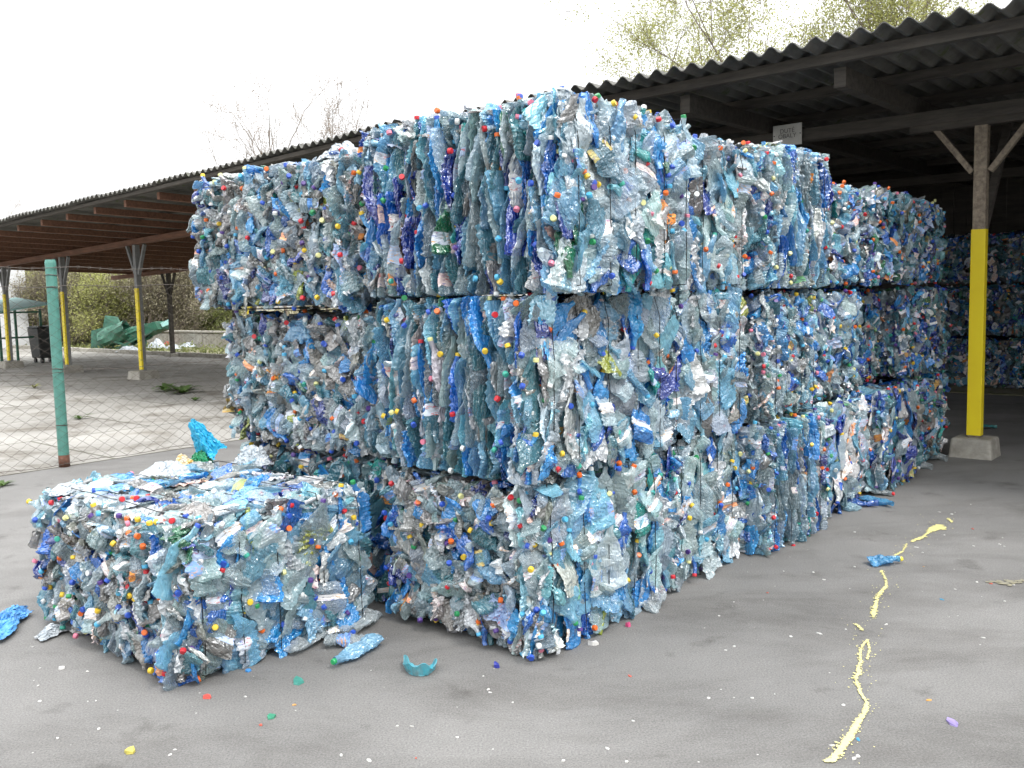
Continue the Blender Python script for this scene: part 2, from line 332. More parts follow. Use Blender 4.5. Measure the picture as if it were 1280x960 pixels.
# ------------------------------------------------------------------ crushed bottles
def proto_bottle(rng, na, nl, label, bend=1.0):
    L = rng.uniform(.22, .31); r0 = rng.uniform(.036, .044)
    z = np.linspace(0, 1, nl)
    prof = np.interp(z, [0, .02, .06, .60, .66, .86, .90, 1.0], [.72, .95, 1, 1, .97, .42, .34, .33])
    prof = prof*(1 + rng.choice([.04, .10])*np.sin(z*rng.uniform(48, 75))*(z < .62))
    soft = np.clip((.93-z)/.18, 0, 1)                        # the neck stays round
    ph = rng.uniform(0, 6.28, 12)
    b = np.clip(.24 + .13*np.sin(z*7+ph[0]) + .10*np.sin(z*15+ph[1]), .10, .5)
    b = b*soft + (1-soft); a = 1 + soft*(.42-.25*(b-.2))
    th = np.linspace(0, 2*np.pi, na, endpoint=False)
    Z, T = np.meshgrid(z, th, indexing='ij')
    x = (a*prof)[:, None]*np.cos(T)*r0; y = (b*prof)[:, None]*np.sin(T)*r0
    # creases: sharp folds running at random slants, dents and fine jitter
    cr = np.zeros_like(x)
    for k in range(5):
        kz, kt = ((rng.uniform(2, 10), rng.integers(3, 8)) if k < 3 else (rng.uniform(12, 30), rng.integers(1, 3)))
        cr += (np.abs(np.sin(Z*kz/2+T*kt/2+rng.uniform(0, 6)))-.6)*rng.uniform(.3, 1)
    s2 = soft[:, None]
    y = y + cr*.0042*s2*np.sin(T) + rng.normal(0, .0015, x.shape)*s2
    x = x + cr*.0045*s2*np.cos(T) + rng.normal(0, .0017, x.shape)*s2
    zz = (Z-.5)*L + rng.normal(0, .0022, x.shape)*s2
    cy = bend*(.012*np.sin(Z*rng.uniform(2.5, 6)+ph[2])+.005*np.sin(Z*13+ph[3])); cx = bend*.014*np.sin(Z*rng.uniform(2, 5)+ph[4])
    tw = rng.uniform(-.7, .7)*(Z-.5); c_, s_ = np.cos(tw), np.sin(tw)
    X = x*c_-y*s_+cx; Y = x*s_+y*c_+cy
    Vv = np.stack([X, Y, zz], -1).reshape(-1, 3)
    i = np.arange(nl-1)[:, None]*na; j = np.arange(na)[None, :]; j2 = (j+1) % na
    Fq = np.stack([i+j, i+j2, i+na+j2, i+na+j], -1).reshape(-1, 4)
    mi = np.zeros(len(Fq), int)
    if label:
        zc = (np.arange(nl-1)/(nl-1))[:, None]*np.ones((1, na)); lo = rng.uniform(.15, .3)
        tt = (j+0*i) % na; keep = (zc > lo) & (zc < lo+rng.uniform(.15, .28)) & ((tt+rng.integers(0, na)) % na < na*rng.uniform(.6, 1.1))
        mi[keep.reshape(-1)] = 1
    # close the base with a centre vertex
    cb = Vv[:na].mean(0); Vv = np.vstack([Vv, cb]); nb = len(Vv)-1
    base = np.stack([np.full(na, nb), (np.arange(na)+1) % na, np.arange(na), np.full(na, nb)], -1)
    tri = base[:, :3]
    neck = Vv[(nl-1)*na:nl*na].mean(0)
    return dict(V=Vv, F=Fq, T=tri, mi=mi, neck=neck, L=L)

def proto_film(rng, n):
    x, y = np.meshgrid(np.linspace(-.5, .5, n), np.linspace(-.5, .5, n), indexing='ij')
    h = np.zeros_like(x)
    for k in range(7):
        an = rng.uniform(0, 6.28); f = rng.uniform(8, 30)
        h += np.abs(np.sin((x*math.cos(an)+y*math.sin(an))*f+rng.uniform(0, 6)))*rng.uniform(.3, 1)*.012
    edge = 1 + .18*np.sin(np.arctan2(y, x)*rng.integers(3, 6)+rng.uniform(0, 6))
    X = x*.13*edge + rng.normal(0, .003, x.shape); Z = y*.20*edge + rng.normal(0, .003, x.shape)
    Y = h - h.mean() + rng.normal(0, .0015, x.shape)
    Vv = np.stack([X, Y, Z], -1).reshape(-1, 3)
    i = np.arange(n-1)[:, None]*n; j = np.arange(n-1)[None, :]
    Fq = np.stack([i+j, i+n+j, i+n+j+1, i+j+1], -1).reshape(-1, 4)
    return dict(V=Vv, F=Fq, T=np.zeros((0, 3), int), mi=np.full(len(Fq), int(rng.random() < .22)), neck=None, L=.2)

def proto_cap(n=12):
    rows = [(0, .0132), (.013, .0132), (.0165, .0112), (.017, .004)]
    if n < 10: rows = [(0, .0145), (.015, .0140), (.017, .008)]
    V_ = []; F_ = []
    for zz, r in rows:
        for k in range(n): V_.append((r*math.cos(2*math.pi*k/n), r*math.sin(2*math.pi*k/n), zz-.008))
    V_.append((0, 0, rows[-1][0]-.008)); V_.append((0, 0, -.008))
    T_ = []
    for q in range(len(rows)-1):
        for k in range(n): F_.append((q*n+k, q*n+(k+1) % n, (q+1)*n+(k+1) % n, (q+1)*n+k))
    for k in range(n):
        T_.append(((len(rows)-1)*n+k, (len(rows)-1)*n+(k+1) % n, len(V_)-2)); T_.append(((k+1) % n, k, len(V_)-1))
    return dict(V=np.array(V_), F=np.array(F_), T=np.array(T_), mi=np.full(len(F_), 3), neck=None, L=.02)

def np_mesh(name, V_, F_, T_, miF, miT, mats, colF=None, colT=None, smooth=False):
    me = bpy.data.meshes.new(name); nf, ntg = len(F_), len(T_)
    me.vertices.add(len(V_)); me.vertices.foreach_set('co', np.ascontiguousarray(V_, dtype=np.float32).ravel())
    loops = np.concatenate([F_.ravel(), T_.ravel()]).astype(np.int32)
    me.loops.add(len(loops)); me.loops.foreach_set('vertex_index', loops)
    me.polygons.add(nf+ntg)
    st = np.concatenate([np.arange(nf)*4, nf*4+np.arange(ntg)*3]).astype(np.int32)
    me.polygons.foreach_set('loop_start', st)
    me.polygons.foreach_set('material_index', np.concatenate([miF, miT]).astype(np.int32))
    for m_ in mats: me.materials.append(m_)
    me.update(calc_edges=True); me.validate()
    me.polygons.foreach_set('use_smooth', [smooth]*len(me.polygons))
    if colF is not None:
        at = me.attributes.new('Col', 'FLOAT_COLOR', 'FACE')
        at.data.foreach_set('color', np.concatenate([colF, colT]).astype(np.float32).ravel())
    return me

HI = [proto_bottle(RNG, 18, 30, i % 5 == 0) for i in range(20)]
LO = [proto_bottle(RNG, 10, 14, i % 5 == 0) for i in range(12)]
LOOSE = [proto_bottle(np.random.default_rng(100+i), 22, 38, i % 2 == 1, .3) for i in range(8)]
FH = [proto_film(RNG, 15) for _ in range(6)]; FL = [proto_film(RNG, 8) for _ in range(4)]
CAPH, CAPL = proto_cap(12), proto_cap(7)
def share(p, name):
    if 'me' not in p:
        cap = p is CAPH or p is CAPL
        p['me'] = np_mesh(name, p['V'], p['F'], p['T'], np.zeros(len(p['F'])) if cap else p['mi'], np.zeros(len(p['T'])),
                          [M['cap_o']] if cap else [M['pet_o'], M['label_o']], smooth=False)
    return p['me']

# colours (r, g, b, how opaque)
PAL = {
 'clear': (.46, .58, .62, .33), 'clear2': (.66, .80, .86, .30), 'ice': (.32, .64, .84, .36), 'teal': (.13, .36, .43, .44),
 'sky': (.04, .37, .84, .60), 'blue': (.006, .15, .60, .75), 'navy': (.006, .035, .32, .86), 'turq': (.04, .50, .48, .46),
 'green': (.03, .24, .10, .7), 'dust': (.29, .285, .27, .70), 'dust2': (.40, .39, .36, .68), 'white': (.70, .72, .73, .96), 'lime': (.50, .56, .06, .8),
 'brown': (.12, .08, .05, .7)}
MIXES = {
 'clean':  dict(clear=28, clear2=34, ice=24, teal=3, sky=11, blue=8, navy=2, turq=.8, white=3, dust=2, green=.4, lime=.3),
 'edge':   dict(clear=30, clear2=22, ice=22, teal=10, sky=9, blue=9, navy=4, turq=.6, white=2, dust=5, green=.4, lime=.3, brown=.4),
 'dusty':  dict(clear=28, clear2=14, ice=10, teal=9, sky=5, blue=5, navy=3, white=4, dust=15, dust2=14, green=.3, lime=.5, brown=.8),
 'dark':   dict(clear=22, ice=8, teal=32, sky=5, blue=9, navy=12, turq=2, dust=10, brown=2, green=2, white=.7),  # darker blue and green plastics, with shade of shed and gap put into the colour
 'top':    dict(clear2=26, ice=20, white=6, sky=10, blue=8, navy=3, clear=24, dust2=9, dust=6, green=1, lime=1)}
CAPC = [((.66, .13, .02), 9), ((.50, .02, .03), 8), ((.70, .48, .04), 7), ((.02, .24, .08), 5), ((.025, .08, .42), 12), ((.08, .38, .60), 6),
        ((.62, .64, .63), 8), ((.60, .18, .26), 4), ((.08, .04, .20), 4), ((.62, .62, .28), 4), ((.04, .32, .24), 2)]
capp = np.array([c[1] for c in CAPC], float); capp /= capp.sum()
def cap_col(): return CAPC[RNG.choice(len(CAPC), p=capp)][0]+(1.0,)
def pick(mixname):
    mx = MIXES[mixname]; k = list(mx); p = np.array([mx[i] for i in k], float)
    c = np.array(PAL[k[RNG.choice(len(k), p=p/p.sum())]])
    c[:3] = np.clip(c[:3]*RNG.uniform(.7, 1.25)*(1+RNG.normal(0, .03, 3)), .005, .9); c[3] = np.clip(c[3]+RNG.normal(0, .08), .2, 1)
    return c

def rot_from(axX, axY, axZ): return np.stack([axX, axY, axZ], 1)
def euler_np(rx, ry, rz): return np.array(Euler((rx, ry, rz)).to_matrix())

def fill_face(style, a, n, z, origin, w_, h_, mixname, hi, dens=1.0, bulge=.03):
    """bottles for one face. a: in-plane horizontal axis, n: outward normal, z: in-plane vertical axis; origin: the face's lower corner"""
    out = []
    def bul(x, y):
        b = bulge*(math.sin(math.pi*min(max(x/w_, 0), 1))*math.sin(math.pi*min(max(y/h_, 0), 1)))**.5 - .012
        if style != 'top': b -= .035*math.exp(-max(min(y, h_-y), 0)/.045) + .030*math.exp(-max(min(x, w_-x), 0)/.045)
        return b
    B = HI if hi else LO; FL_ = FH if hi else FL
    if style == 'lam':                                   # flattened bottles seen edge on, packed like pages
        x = .0
        wob = RNG.uniform(0, 6.28, 4)
        while x < w_+.005:
            step = RNG.uniform(.012, .024)/dens*(1 if hi else 1.5); y = -RNG.uniform(.0, .22)
            while y < h_-.09:
                p = B[RNG.integers(len(B))]; L = p['L']*RNG.uniform(.8, 1.35)
                lo_, hi_ = max(y, .0), min(y+L, h_-.01+RNG.uniform(-.01, .03))
                if hi_-lo_ < .09 or RNG.random() < .11: y += L*.5+.02; continue
                L = hi_-lo_; yy = (lo_+hi_)/2; y = lo_
                xx = x + .014*math.sin(yy*9+wob[0])+.010*math.sin(yy*21+x*9+wob[1])
                inset = .050 + RNG.uniform(-.030, .055) - bul(xx, yy)
                lean = RNG.normal(0, .10)+ (.35*(yy < .12)-.15*(yy > h_-.1))
                R_ = rot_from(n, a, z) @ euler_np(RNG.normal(0, .09), -lean*.6, RNG.normal(0, .22))
                if RNG.random() < .45: R_ = R_ @ euler_np(math.pi, 0, 0)
                thick = RNG.uniform(.50, 1.15)
                pos = origin + a*min(max(xx, .012), w_-.008) + z*yy - n*inset
                out.append((p, R_ @ np.diag([RNG.uniform(.85, 1.1), thick, L/p['L']]), pos, pick(mixname), inset, RNG.random() < .36))
                y += L*RNG.uniform(.72, .92)
            x += step
    else:
        layers = {'flat': 3, 'mix': 3, 'top': 3}[style]
        sz = {'flat': .98, 'mix': .74, 'top': .95}[style]
        for k in range(layers):
            cx, cy = .082*sz/dens, .155*sz/dens
            if not hi: cx *= 1.2; cy *= 1.15
            nx, ny = max(2, int(round(w_/cx))), max(2, int(round(h_/cy)))
            for i in range(nx):
                for j in range(ny):
                    xx = (i+.5+RNG.normal(0, .28))*w_/nx; yy = (j+.5+RNG.normal(0, .28)+(.5 if i % 2 else 0)-.25)*h_/ny
                    e = .12 if style == 'top' else .035; xx = min(max(xx, e), w_-e); yy = min(max(yy, max(e, .10)), h_-max(e, .10))
                    film = RNG.random() < (.13 if style == 'flat' else .10 if style == 'mix' else .30)
                    p = FL_[RNG.integers(len(FL_))] if film else B[RNG.integers(len(B))]
                    sg = {'flat': .42, 'mix': .8, 'top': 1.2}[style]
                    tilt = {'flat': .17, 'mix': .32, 'top': .14}[style]
                    inset = .012 + k*.032 + RNG.uniform(-.012, .024) - bul(xx, yy)
                    R_ = rot_from(a, n, z) @ euler_np(0, RNG.normal(0, sg), 0) @ euler_np(RNG.normal(0, tilt), 0, RNG.normal(0, tilt*1.6))
                    if RNG.random() < .5: R_ = R_ @ euler_np(0, math.pi, 0)
                    if style == 'mix': S = [RNG.uniform(.8, 1.15)*sz, RNG.uniform(.7, 1.5), RNG.uniform(.45, .8)]
                    else: S = [RNG.uniform(.85, 1.4), RNG.uniform(.6, 1.2), RNG.uniform(.7, 1.1)]
                    c = pick(mixname)
                    if film: c[3] = max(c[3], .7); c[:3] = c[:3] if RNG.random() < .4 else np.array([.72, .75, .77])*RNG.uniform(.8, 1.1)
                    ext = abs((R_ @ np.diag(S))[:, 2] @ z)*p['L']*.5; yy = min(max(yy, ext), max(h_-ext+.02, h_/2)) if style != 'top' else yy
                    out.append((p, R_ @ np.diag(S), origin + a*xx + z*yy - n*inset, c, inset, (not film) and RNG.random() < (.50 if k == 0 else .25)))
    return out

EX, EY, EZ = np.array([1., 0, 0]), np.array([0, 1., 0]), np.array([0, 0, 1.])
def make_bale(label, s0, s1, t0, t1, z0, z1, front='lam', right='flat', mixes=('edge', 'clean', 'top'), hi=True, nb=100, nc=100,
              top=False, left=True, wires=5, group='pressed bales of plastic bottles', lean=0.0, caps=70, dens=1.0, tilt=0.0):
    cs, ct = (s0+s1)/2, (t0+t1)/2
    root = thing('plastic_bale', label, 'bale', cs, ct, z0, group=group)
    root.rotation_euler = (0, 0, ANG+tilt)
    hx, hy, H = (s1-s0)/2, (t1-t0)/2, z1-z0
    inst = []
    # front face looks along -s, right face along -t, left face along +t
    inst += fill_face(front, EY, -EX, EZ, np.array([-hx, -hy, 0.]), 2*hy, H, mixes[0], hi, dens)
    inst += fill_face(right, EX, -EY, EZ, np.array([-hx, -hy, 0.]), 2*hx, H, mixes[1], hi, dens)
    if left: inst += fill_face('mix', -EX, EY, EZ, np.array([hx, hy, 0.]), 2*hx, H, mixes[0], False, .85)
    if top: inst += fill_face('top', EX, EZ, EY, np.array([-hx, -hy, H]), 2*hx, 2*hy, mixes[2], hi, dens, bulge=.02)
    else:
        inst += fill_face('top', EX, EZ, EY, np.array([-hx, -hy, H-.01]), 2*hx, 2*hy, mixes[2], False, .75, bulge=.01)
    nvis = len(inst)
    # caps at the bottle necks and loose ones pressed into the faces
    capl = []
    for (p, Mx, pos, c, inset, hc) in inst:
        if hc and p['neck'] is not None:
            zc = Mx[:, 2]/np.linalg.norm(Mx[:, 2]); q = pos + Mx @ p['neck'] + zc*.006
            if -hx-.05 < q[0] < hx+.05 and -hy-.05 < q[1] < hy+.05 and .0 < q[2] < H+.05:
                x_ = np.cross(zc, EX+.1*EY); x_ /= np.linalg.norm(x_); capl.append((rot_from(x_, np.cross(zc, x_), zc), q, cap_col(), inset))
    for k in range(int(caps*.8)):
        f = RNG.random()
        if f < .5: q = np.array([-hx-RNG.uniform(-.005, .02), RNG.uniform(-hy, hy), RNG.uniform(.02, H)])
        elif f < .88: q = np.array([RNG.uniform(-hx, hx), -hy-RNG.uniform(-.005, .02), RNG.uniform(.02, H)])
        else: q = np.array([RNG.uniform(-hx, hx), RNG.uniform(-hy, hy), H+RNG.uniform(0, .015)])
        if f < .5: q[0] -= .02
        capl.append((euler_np(*RNG.uniform(0, 6.28, 3)), q, cap_col(), 0.0))
    # the outermost ones are parts of their own, the rest is one pressed mass
    order = np.argsort([i[4]+RNG.uniform(0, .012) for i in inst]); chosen = set(order[:nb].tolist())
    for k in chosen:
        p, Mx, pos, c, inset, hc = inst[k]
        film = p['neck'] is None
        o = bpy.data.objects.new('plastic_film' if film else 'crushed_bottle', share(p, 'crushed plastic')); C.objects.link(o)
        o.parent = root; o.matrix_local = Matrix(np.block([[Mx, pos[:, None]], [np.zeros((1, 3)), np.ones((1, 1))]]).tolist()); o.color = tuple(c)
    CP = CAPH if hi else CAPL
    oc = np.argsort([c[3]+RNG.uniform(0, .01) for c in capl]); cc = set(oc[:nc].tolist())
    for k in cc:
        R_, q, c, i_ = capl[k]
        o = bpy.data.objects.new('bottle_cap', share(CP, 'bottle cap')); C.objects.link(o)
        o.parent = root; o.matrix_local = Matrix(np.block([[R_, q[:, None]], [np.zeros((1, 3)), np.ones((1, 1))]]).tolist()); o.color = c
    Vs, Fs, Ts, mF, mT, cF, cT = [], [], [], [], [], [], []; off = 0
    def add(p, Mx, pos, c, cap=False):
        nonlocal off
        Vs.append(p['V'] @ Mx.T + pos); Fs.append(p['F']+off); Ts.append(p['T']+off); off += len(p['V'])
        mF.append(p['mi']); mT.append(np.full(len(p['T']), 3 if cap else 0))
        c4 = np.tile(np.array(c, float), (len(p['F']), 1))
        lab = p['mi'] == 1
        if lab.any(): c4[lab, 3] = RNG.random()
        cF.append(c4); cT.append(np.tile(np.array(c, float), (len(p['T']), 1)))
    for k, (p, Mx, pos, c, inset, hc) in enumerate(inst):
        if k not in chosen:
            if inset > .080: c = np.array([*c[:3], 1.0])
            add(p, Mx, pos, c)
    for k, (R_, q, c, i_) in enumerate(capl):
        if k not in cc: add(CP, R_, q, c, True)
    # the lumpy heart of the bale
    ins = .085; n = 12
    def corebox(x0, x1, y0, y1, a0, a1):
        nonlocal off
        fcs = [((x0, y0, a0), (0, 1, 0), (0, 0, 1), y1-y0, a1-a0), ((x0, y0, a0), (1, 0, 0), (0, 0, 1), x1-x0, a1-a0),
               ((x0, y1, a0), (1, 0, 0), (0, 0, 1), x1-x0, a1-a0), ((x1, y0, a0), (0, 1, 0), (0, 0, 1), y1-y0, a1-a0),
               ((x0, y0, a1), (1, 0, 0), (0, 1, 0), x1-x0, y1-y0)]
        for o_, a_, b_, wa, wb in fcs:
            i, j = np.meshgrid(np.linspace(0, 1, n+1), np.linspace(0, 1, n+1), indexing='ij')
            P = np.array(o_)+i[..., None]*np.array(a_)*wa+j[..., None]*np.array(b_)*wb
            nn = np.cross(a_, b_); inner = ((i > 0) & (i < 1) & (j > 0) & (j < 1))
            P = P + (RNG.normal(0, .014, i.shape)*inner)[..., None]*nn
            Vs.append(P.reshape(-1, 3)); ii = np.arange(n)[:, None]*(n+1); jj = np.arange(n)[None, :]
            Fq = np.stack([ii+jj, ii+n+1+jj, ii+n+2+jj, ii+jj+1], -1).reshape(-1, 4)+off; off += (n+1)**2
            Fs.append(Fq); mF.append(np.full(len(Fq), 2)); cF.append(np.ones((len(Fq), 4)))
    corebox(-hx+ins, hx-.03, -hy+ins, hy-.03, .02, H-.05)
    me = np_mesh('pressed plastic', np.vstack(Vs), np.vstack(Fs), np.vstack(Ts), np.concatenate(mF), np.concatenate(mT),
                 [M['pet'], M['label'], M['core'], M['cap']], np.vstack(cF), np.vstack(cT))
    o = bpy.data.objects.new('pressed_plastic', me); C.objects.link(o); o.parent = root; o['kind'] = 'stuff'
    # wires bound round the bale across the flat faces
    for k in range(wires):
        xs = -hx + 2*hx*(k+.5)/wires + RNG.uniform(-.03, .03)
        pts = []; e = .010
        def side(p0, p1, m_):
            for q in range(m_):
                f = q/m_; pts.append((xs+RNG.normal(0, .003), p0[0]+(p1[0]-p0[0])*f+RNG.normal(0, .002), p0[1]+(p1[1]-p0[1])*f+RNG.normal(0, .002)))
        side((-hy-e, .03), (-hy-e, H-.03), 9); side((-hy+.02, H+e*.8), (hy-.02, H+e*.8), 9)
        side((hy+e, H-.03), (hy+e, .03), 5); side((hy-.02, .004), (-hy+.02, .004), 4)
        MB().tube(pts, .0022 if hi else .003, 5, closed=True).build('baling_wire', M['wire'], root)
    return root

def B(*a, **k): return make_bale(*a, **k)
B('low bale standing apart in the front left corner, its bottle-strewn top open to the sky', -1.10, -.07, .99, 2.36, 0, .69, 'mix', 'flat', ('dusty', 'clean', 'top'), top=True, caps=70)
B('dusty grey bottom bale at the nearest corner of the tall stack, on the asphalt', 0.02, 1.08, 0, .97, 0, .77, 'mix', 'flat', ('dusty', 'clean', 'top'), caps=60)
B('middle bale of the nearest column, page-like edges in front, big clear bottles at right', 0, 1.10, -.01, .98, .79, 1.585, 'lam', 'flat', ('edge', 'clean', 'top'), caps=60)
B('topmost bale of the nearest column, overhanging to the right, page-like bottle edges in front', .02, 1.08, -.17, 1.09, 1.605, 2.41, 'lam', 'flat', ('edge', 'clean', 'top'), caps=80, top=True)
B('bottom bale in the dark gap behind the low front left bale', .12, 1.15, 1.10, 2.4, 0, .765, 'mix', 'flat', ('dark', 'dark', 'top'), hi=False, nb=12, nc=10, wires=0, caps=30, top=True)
B('middle bale of the left column, rising straight behind the low front left bale', .08, 1.12, 1.11, 2.44, .775, 1.53, 'mix', 'flat', ('dusty', 'clean', 'top'), caps=45)
B('topmost bale of the left column, grey white plastic beneath the brown shed roof', .0, 1.05, 1.17, 2.60, 1.55, 2.32, 'mix', 'flat', ('dusty', 'clean', 'top'), caps=60, top=True)
cols = [(1.14, 2.00), (2.10, 2.96), (3.08, 4.02), (4.14, 5.04), (5.16, 6.30)]
words = ['second', 'third', 'fourth', 'fifth', 'last']
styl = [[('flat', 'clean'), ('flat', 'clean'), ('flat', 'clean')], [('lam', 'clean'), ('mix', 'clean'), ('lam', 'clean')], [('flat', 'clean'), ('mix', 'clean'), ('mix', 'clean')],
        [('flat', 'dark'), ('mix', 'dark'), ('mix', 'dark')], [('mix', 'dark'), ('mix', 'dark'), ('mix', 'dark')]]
tops = [2.41, 2.44, 2.35, 2.36, 2.36]
toff = [[.05, .02, .0], [-.07, -.02, -.08], [.02, .10, .08], [-.03, .30, .06], [.10, .14, .16]]
tilts = [[2, -2, 1.5], [-1.5, 2.5, -2], [2.5, -1.5, 3], [0, 2, -2], [2, -2, 2]]
for i, (a_, b_) in enumerate(cols):
    lv = [(0, .79), (.80, 1.59), (1.605, tops[i])]
    nm = ['bottom', 'middle', 'topmost']
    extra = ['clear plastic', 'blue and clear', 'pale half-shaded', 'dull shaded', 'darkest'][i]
    for k in range(3):
        st, mx = styl[i][k]; hi = i < 2
        where = {0: 'second column from the front corner', 1: 'third column from the front corner', 2: 'fourth column from the front corner',
                 3: 'column next to last before the yellow post', 4: 'last column, beside the yellow post'}[i]
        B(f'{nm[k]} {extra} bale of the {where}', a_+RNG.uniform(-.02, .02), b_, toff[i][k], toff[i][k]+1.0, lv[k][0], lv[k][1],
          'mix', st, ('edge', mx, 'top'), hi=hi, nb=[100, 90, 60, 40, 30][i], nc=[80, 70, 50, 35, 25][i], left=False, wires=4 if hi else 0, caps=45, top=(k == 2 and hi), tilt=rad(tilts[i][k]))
for j, (a_, b_) in enumerate([(-1.75, -.55), (-.48, .75), (.82, 2.05)]):
    for k in range(3):
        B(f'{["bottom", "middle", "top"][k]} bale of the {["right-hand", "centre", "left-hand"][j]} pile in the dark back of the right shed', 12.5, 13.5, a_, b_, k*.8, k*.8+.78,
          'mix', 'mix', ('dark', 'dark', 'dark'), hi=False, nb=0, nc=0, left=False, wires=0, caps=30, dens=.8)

# ------------------------------------------------------------------ sheds
def corrugated(y0, y1, x0, x1, zf, pitch=.177, amp=.027, thick=.008, step=8):
    """sheet running along local y with waves, x from front eave to back; zf(x, y) is its height; the front edge steps where sheets lap"""
    mb = MB(); n = int((y1-y0)/pitch*step); xs = np.linspace(x0, x1, 6)
    rows = []
    for top in (1, 0):
        for xi, x in enumerate(xs):
            row = []
            for i in range(n+1):
                y = y0+(y1-y0)*i/n
                sheet = math.floor((y-y0)/(pitch*6)); dx = .035*math.sin(sheet*12.9898) if xi == 0 else 0
                lift = .010*(math.sin(sheet*4.1)) 
                row.append((x+dx, y, zf(x, y)+amp*math.cos(2*math.pi*(y-y0)/pitch)+top*thick+lift))
            rows.append(row)
    for r_ in rows: mb.v += r_
    w_ = n+1; k = len(xs)
    for q in range(k-1):
        for i in range(n):
            a = q*w_+i; mb.f.append((a, a+w_, a+w_+1, a+1)); mb.m.append(0)
            b = (k+q)*w_+i; mb.f.append((b, b+1, b+w_+1, b+w_)); mb.m.append(0)
    for i in range(n):
        mb.f.append((i, i+1, k*w_+i+1, k*w_+i)); mb.m.append(0)
        a = (k-1)*w_+i; b = (2*k-1)*w_+i; mb.f.append((a, b, b+1, a+1)); mb.m.append(0)
    return mb
def footing(x, y, parent, h=.18, r=.22):
    mb = MB(); mb.box(x-r*1.15, x+r*1.15, y-r*1.25, y+r*1.25, -.05, h, top=(x-r, x+r, y-r*1.1, y+r*1.1))
    o = mb.build('footing', M['concrete'], parent, bevel=.02)
    return o

# right shed: grey, dark underneath
sh = thing('open_shed', 'dark open shed at the right with grey corrugated roof over the bale stack', 'shed', 4.2, 0)
Y0, Y1 = -9.0, 5.35
def zr(x, y): return 3.50 - .008*x
corrugated(Y0, Y1, 0, 9.9, zr, amp=.030).build('roof_sheet', M['sheet'], sh, smooth=False)
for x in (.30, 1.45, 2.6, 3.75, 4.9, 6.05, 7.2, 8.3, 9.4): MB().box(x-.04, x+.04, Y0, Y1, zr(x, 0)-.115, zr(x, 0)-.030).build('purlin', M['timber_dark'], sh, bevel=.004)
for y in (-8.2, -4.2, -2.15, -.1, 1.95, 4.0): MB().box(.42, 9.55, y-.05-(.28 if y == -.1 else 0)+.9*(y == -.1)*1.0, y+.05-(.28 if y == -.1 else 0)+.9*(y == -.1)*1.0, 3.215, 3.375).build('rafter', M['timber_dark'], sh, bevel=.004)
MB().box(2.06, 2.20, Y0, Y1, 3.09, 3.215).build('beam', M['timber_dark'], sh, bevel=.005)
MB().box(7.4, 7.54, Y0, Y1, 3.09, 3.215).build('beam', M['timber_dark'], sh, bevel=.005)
def right_post(y, yellow=True, x=2.13, braces=True):
    mb = MB(); mb.box(x-.05, x+.05, y-.055, y+.055, .18, 3.088); p = mb.build('post', M['post_old'], sh, bevel=.006)
    footing(x, y, p, .18, .155)
    if yellow:
        q = MB(); q.box(x-.057, x+.03, y-.062, y+.062, .20, 2.10); q.build('yellow_band', M['yellow'], p, bevel=.003)
    if braces:
        for sgn in (1, -1):
            MB().bar((x, y+sgn*.075, 2.62), (x, y+sgn*.43, 3.087), .06, .05).build('brace', M['post_old'], p)
        MB().bar((x+.07, y, 2.05), (x+.95, y, 3.2), .07, .06).build('brace', M['timber_dark'], p)
        MB().box(x-.06, x+.06, y-.55, y+.62, 3.03, 3.089).build('bolster', M['timber_dark'], p)
right_post(-.12); right_post(-4.25); right_post(4.0); right_post(-.12, False, 7.47); right_post(4.0, False, 7.47)
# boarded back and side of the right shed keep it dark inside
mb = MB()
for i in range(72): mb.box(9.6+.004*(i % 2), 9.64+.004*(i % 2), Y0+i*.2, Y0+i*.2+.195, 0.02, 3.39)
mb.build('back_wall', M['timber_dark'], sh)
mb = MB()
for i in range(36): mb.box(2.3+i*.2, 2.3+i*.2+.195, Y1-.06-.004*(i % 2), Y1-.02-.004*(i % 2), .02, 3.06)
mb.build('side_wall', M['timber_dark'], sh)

mb = MB()  # added wall out of view, blocks light from the bales under the roof
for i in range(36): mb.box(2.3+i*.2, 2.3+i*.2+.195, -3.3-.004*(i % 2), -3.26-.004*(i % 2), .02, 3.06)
mb.build('added_shade_wall', M['timber_dark'], sh)

# left shed: brown timber, lower and sagging towards its far end
sl_ = thing('open_shed', 'long open shed at the left with brown roof timbers on grey posts with yellow stripes', 'shed', 4.2, 5.4)
def zl(x, y): return 3.48 - .028*(y-2.6) - .034*x
Y1 = 21.6
corrugated(0, Y1, 0, 8.0, zl, pitch=.150, amp=.026).build('roof_sheet', M['sheet'], sl_)
def sloped(x0, x1, y0, y1, b, t_, name, mat, n=1):
    MB().hexa([(x, y, zl(x, y)+q) for q in (b, t_) for x, y in ((x0, y0), (x1, y0), (x1, y1), (x0, y1))]).build(name, mat, sl_, bevel=.004)
for x in (.12, 1.6, 3.1, 4.6, 6.1, 7.7): sloped(x-.035, x+.035, .05, Y1-.05, -.085, -.03, 'purlin', M['timber_dark'])
y = .35
while y < Y1-.1:
    sloped(.22, 7.8, y-.04, y+.04, -.195, -.087, 'rafter', M['timber']); y += 1.06
for x in (2.6, 7.2): sloped(x-.07, x+.07, .05, Y1-.02, -.31, -.197, 'beam', M['timber'])
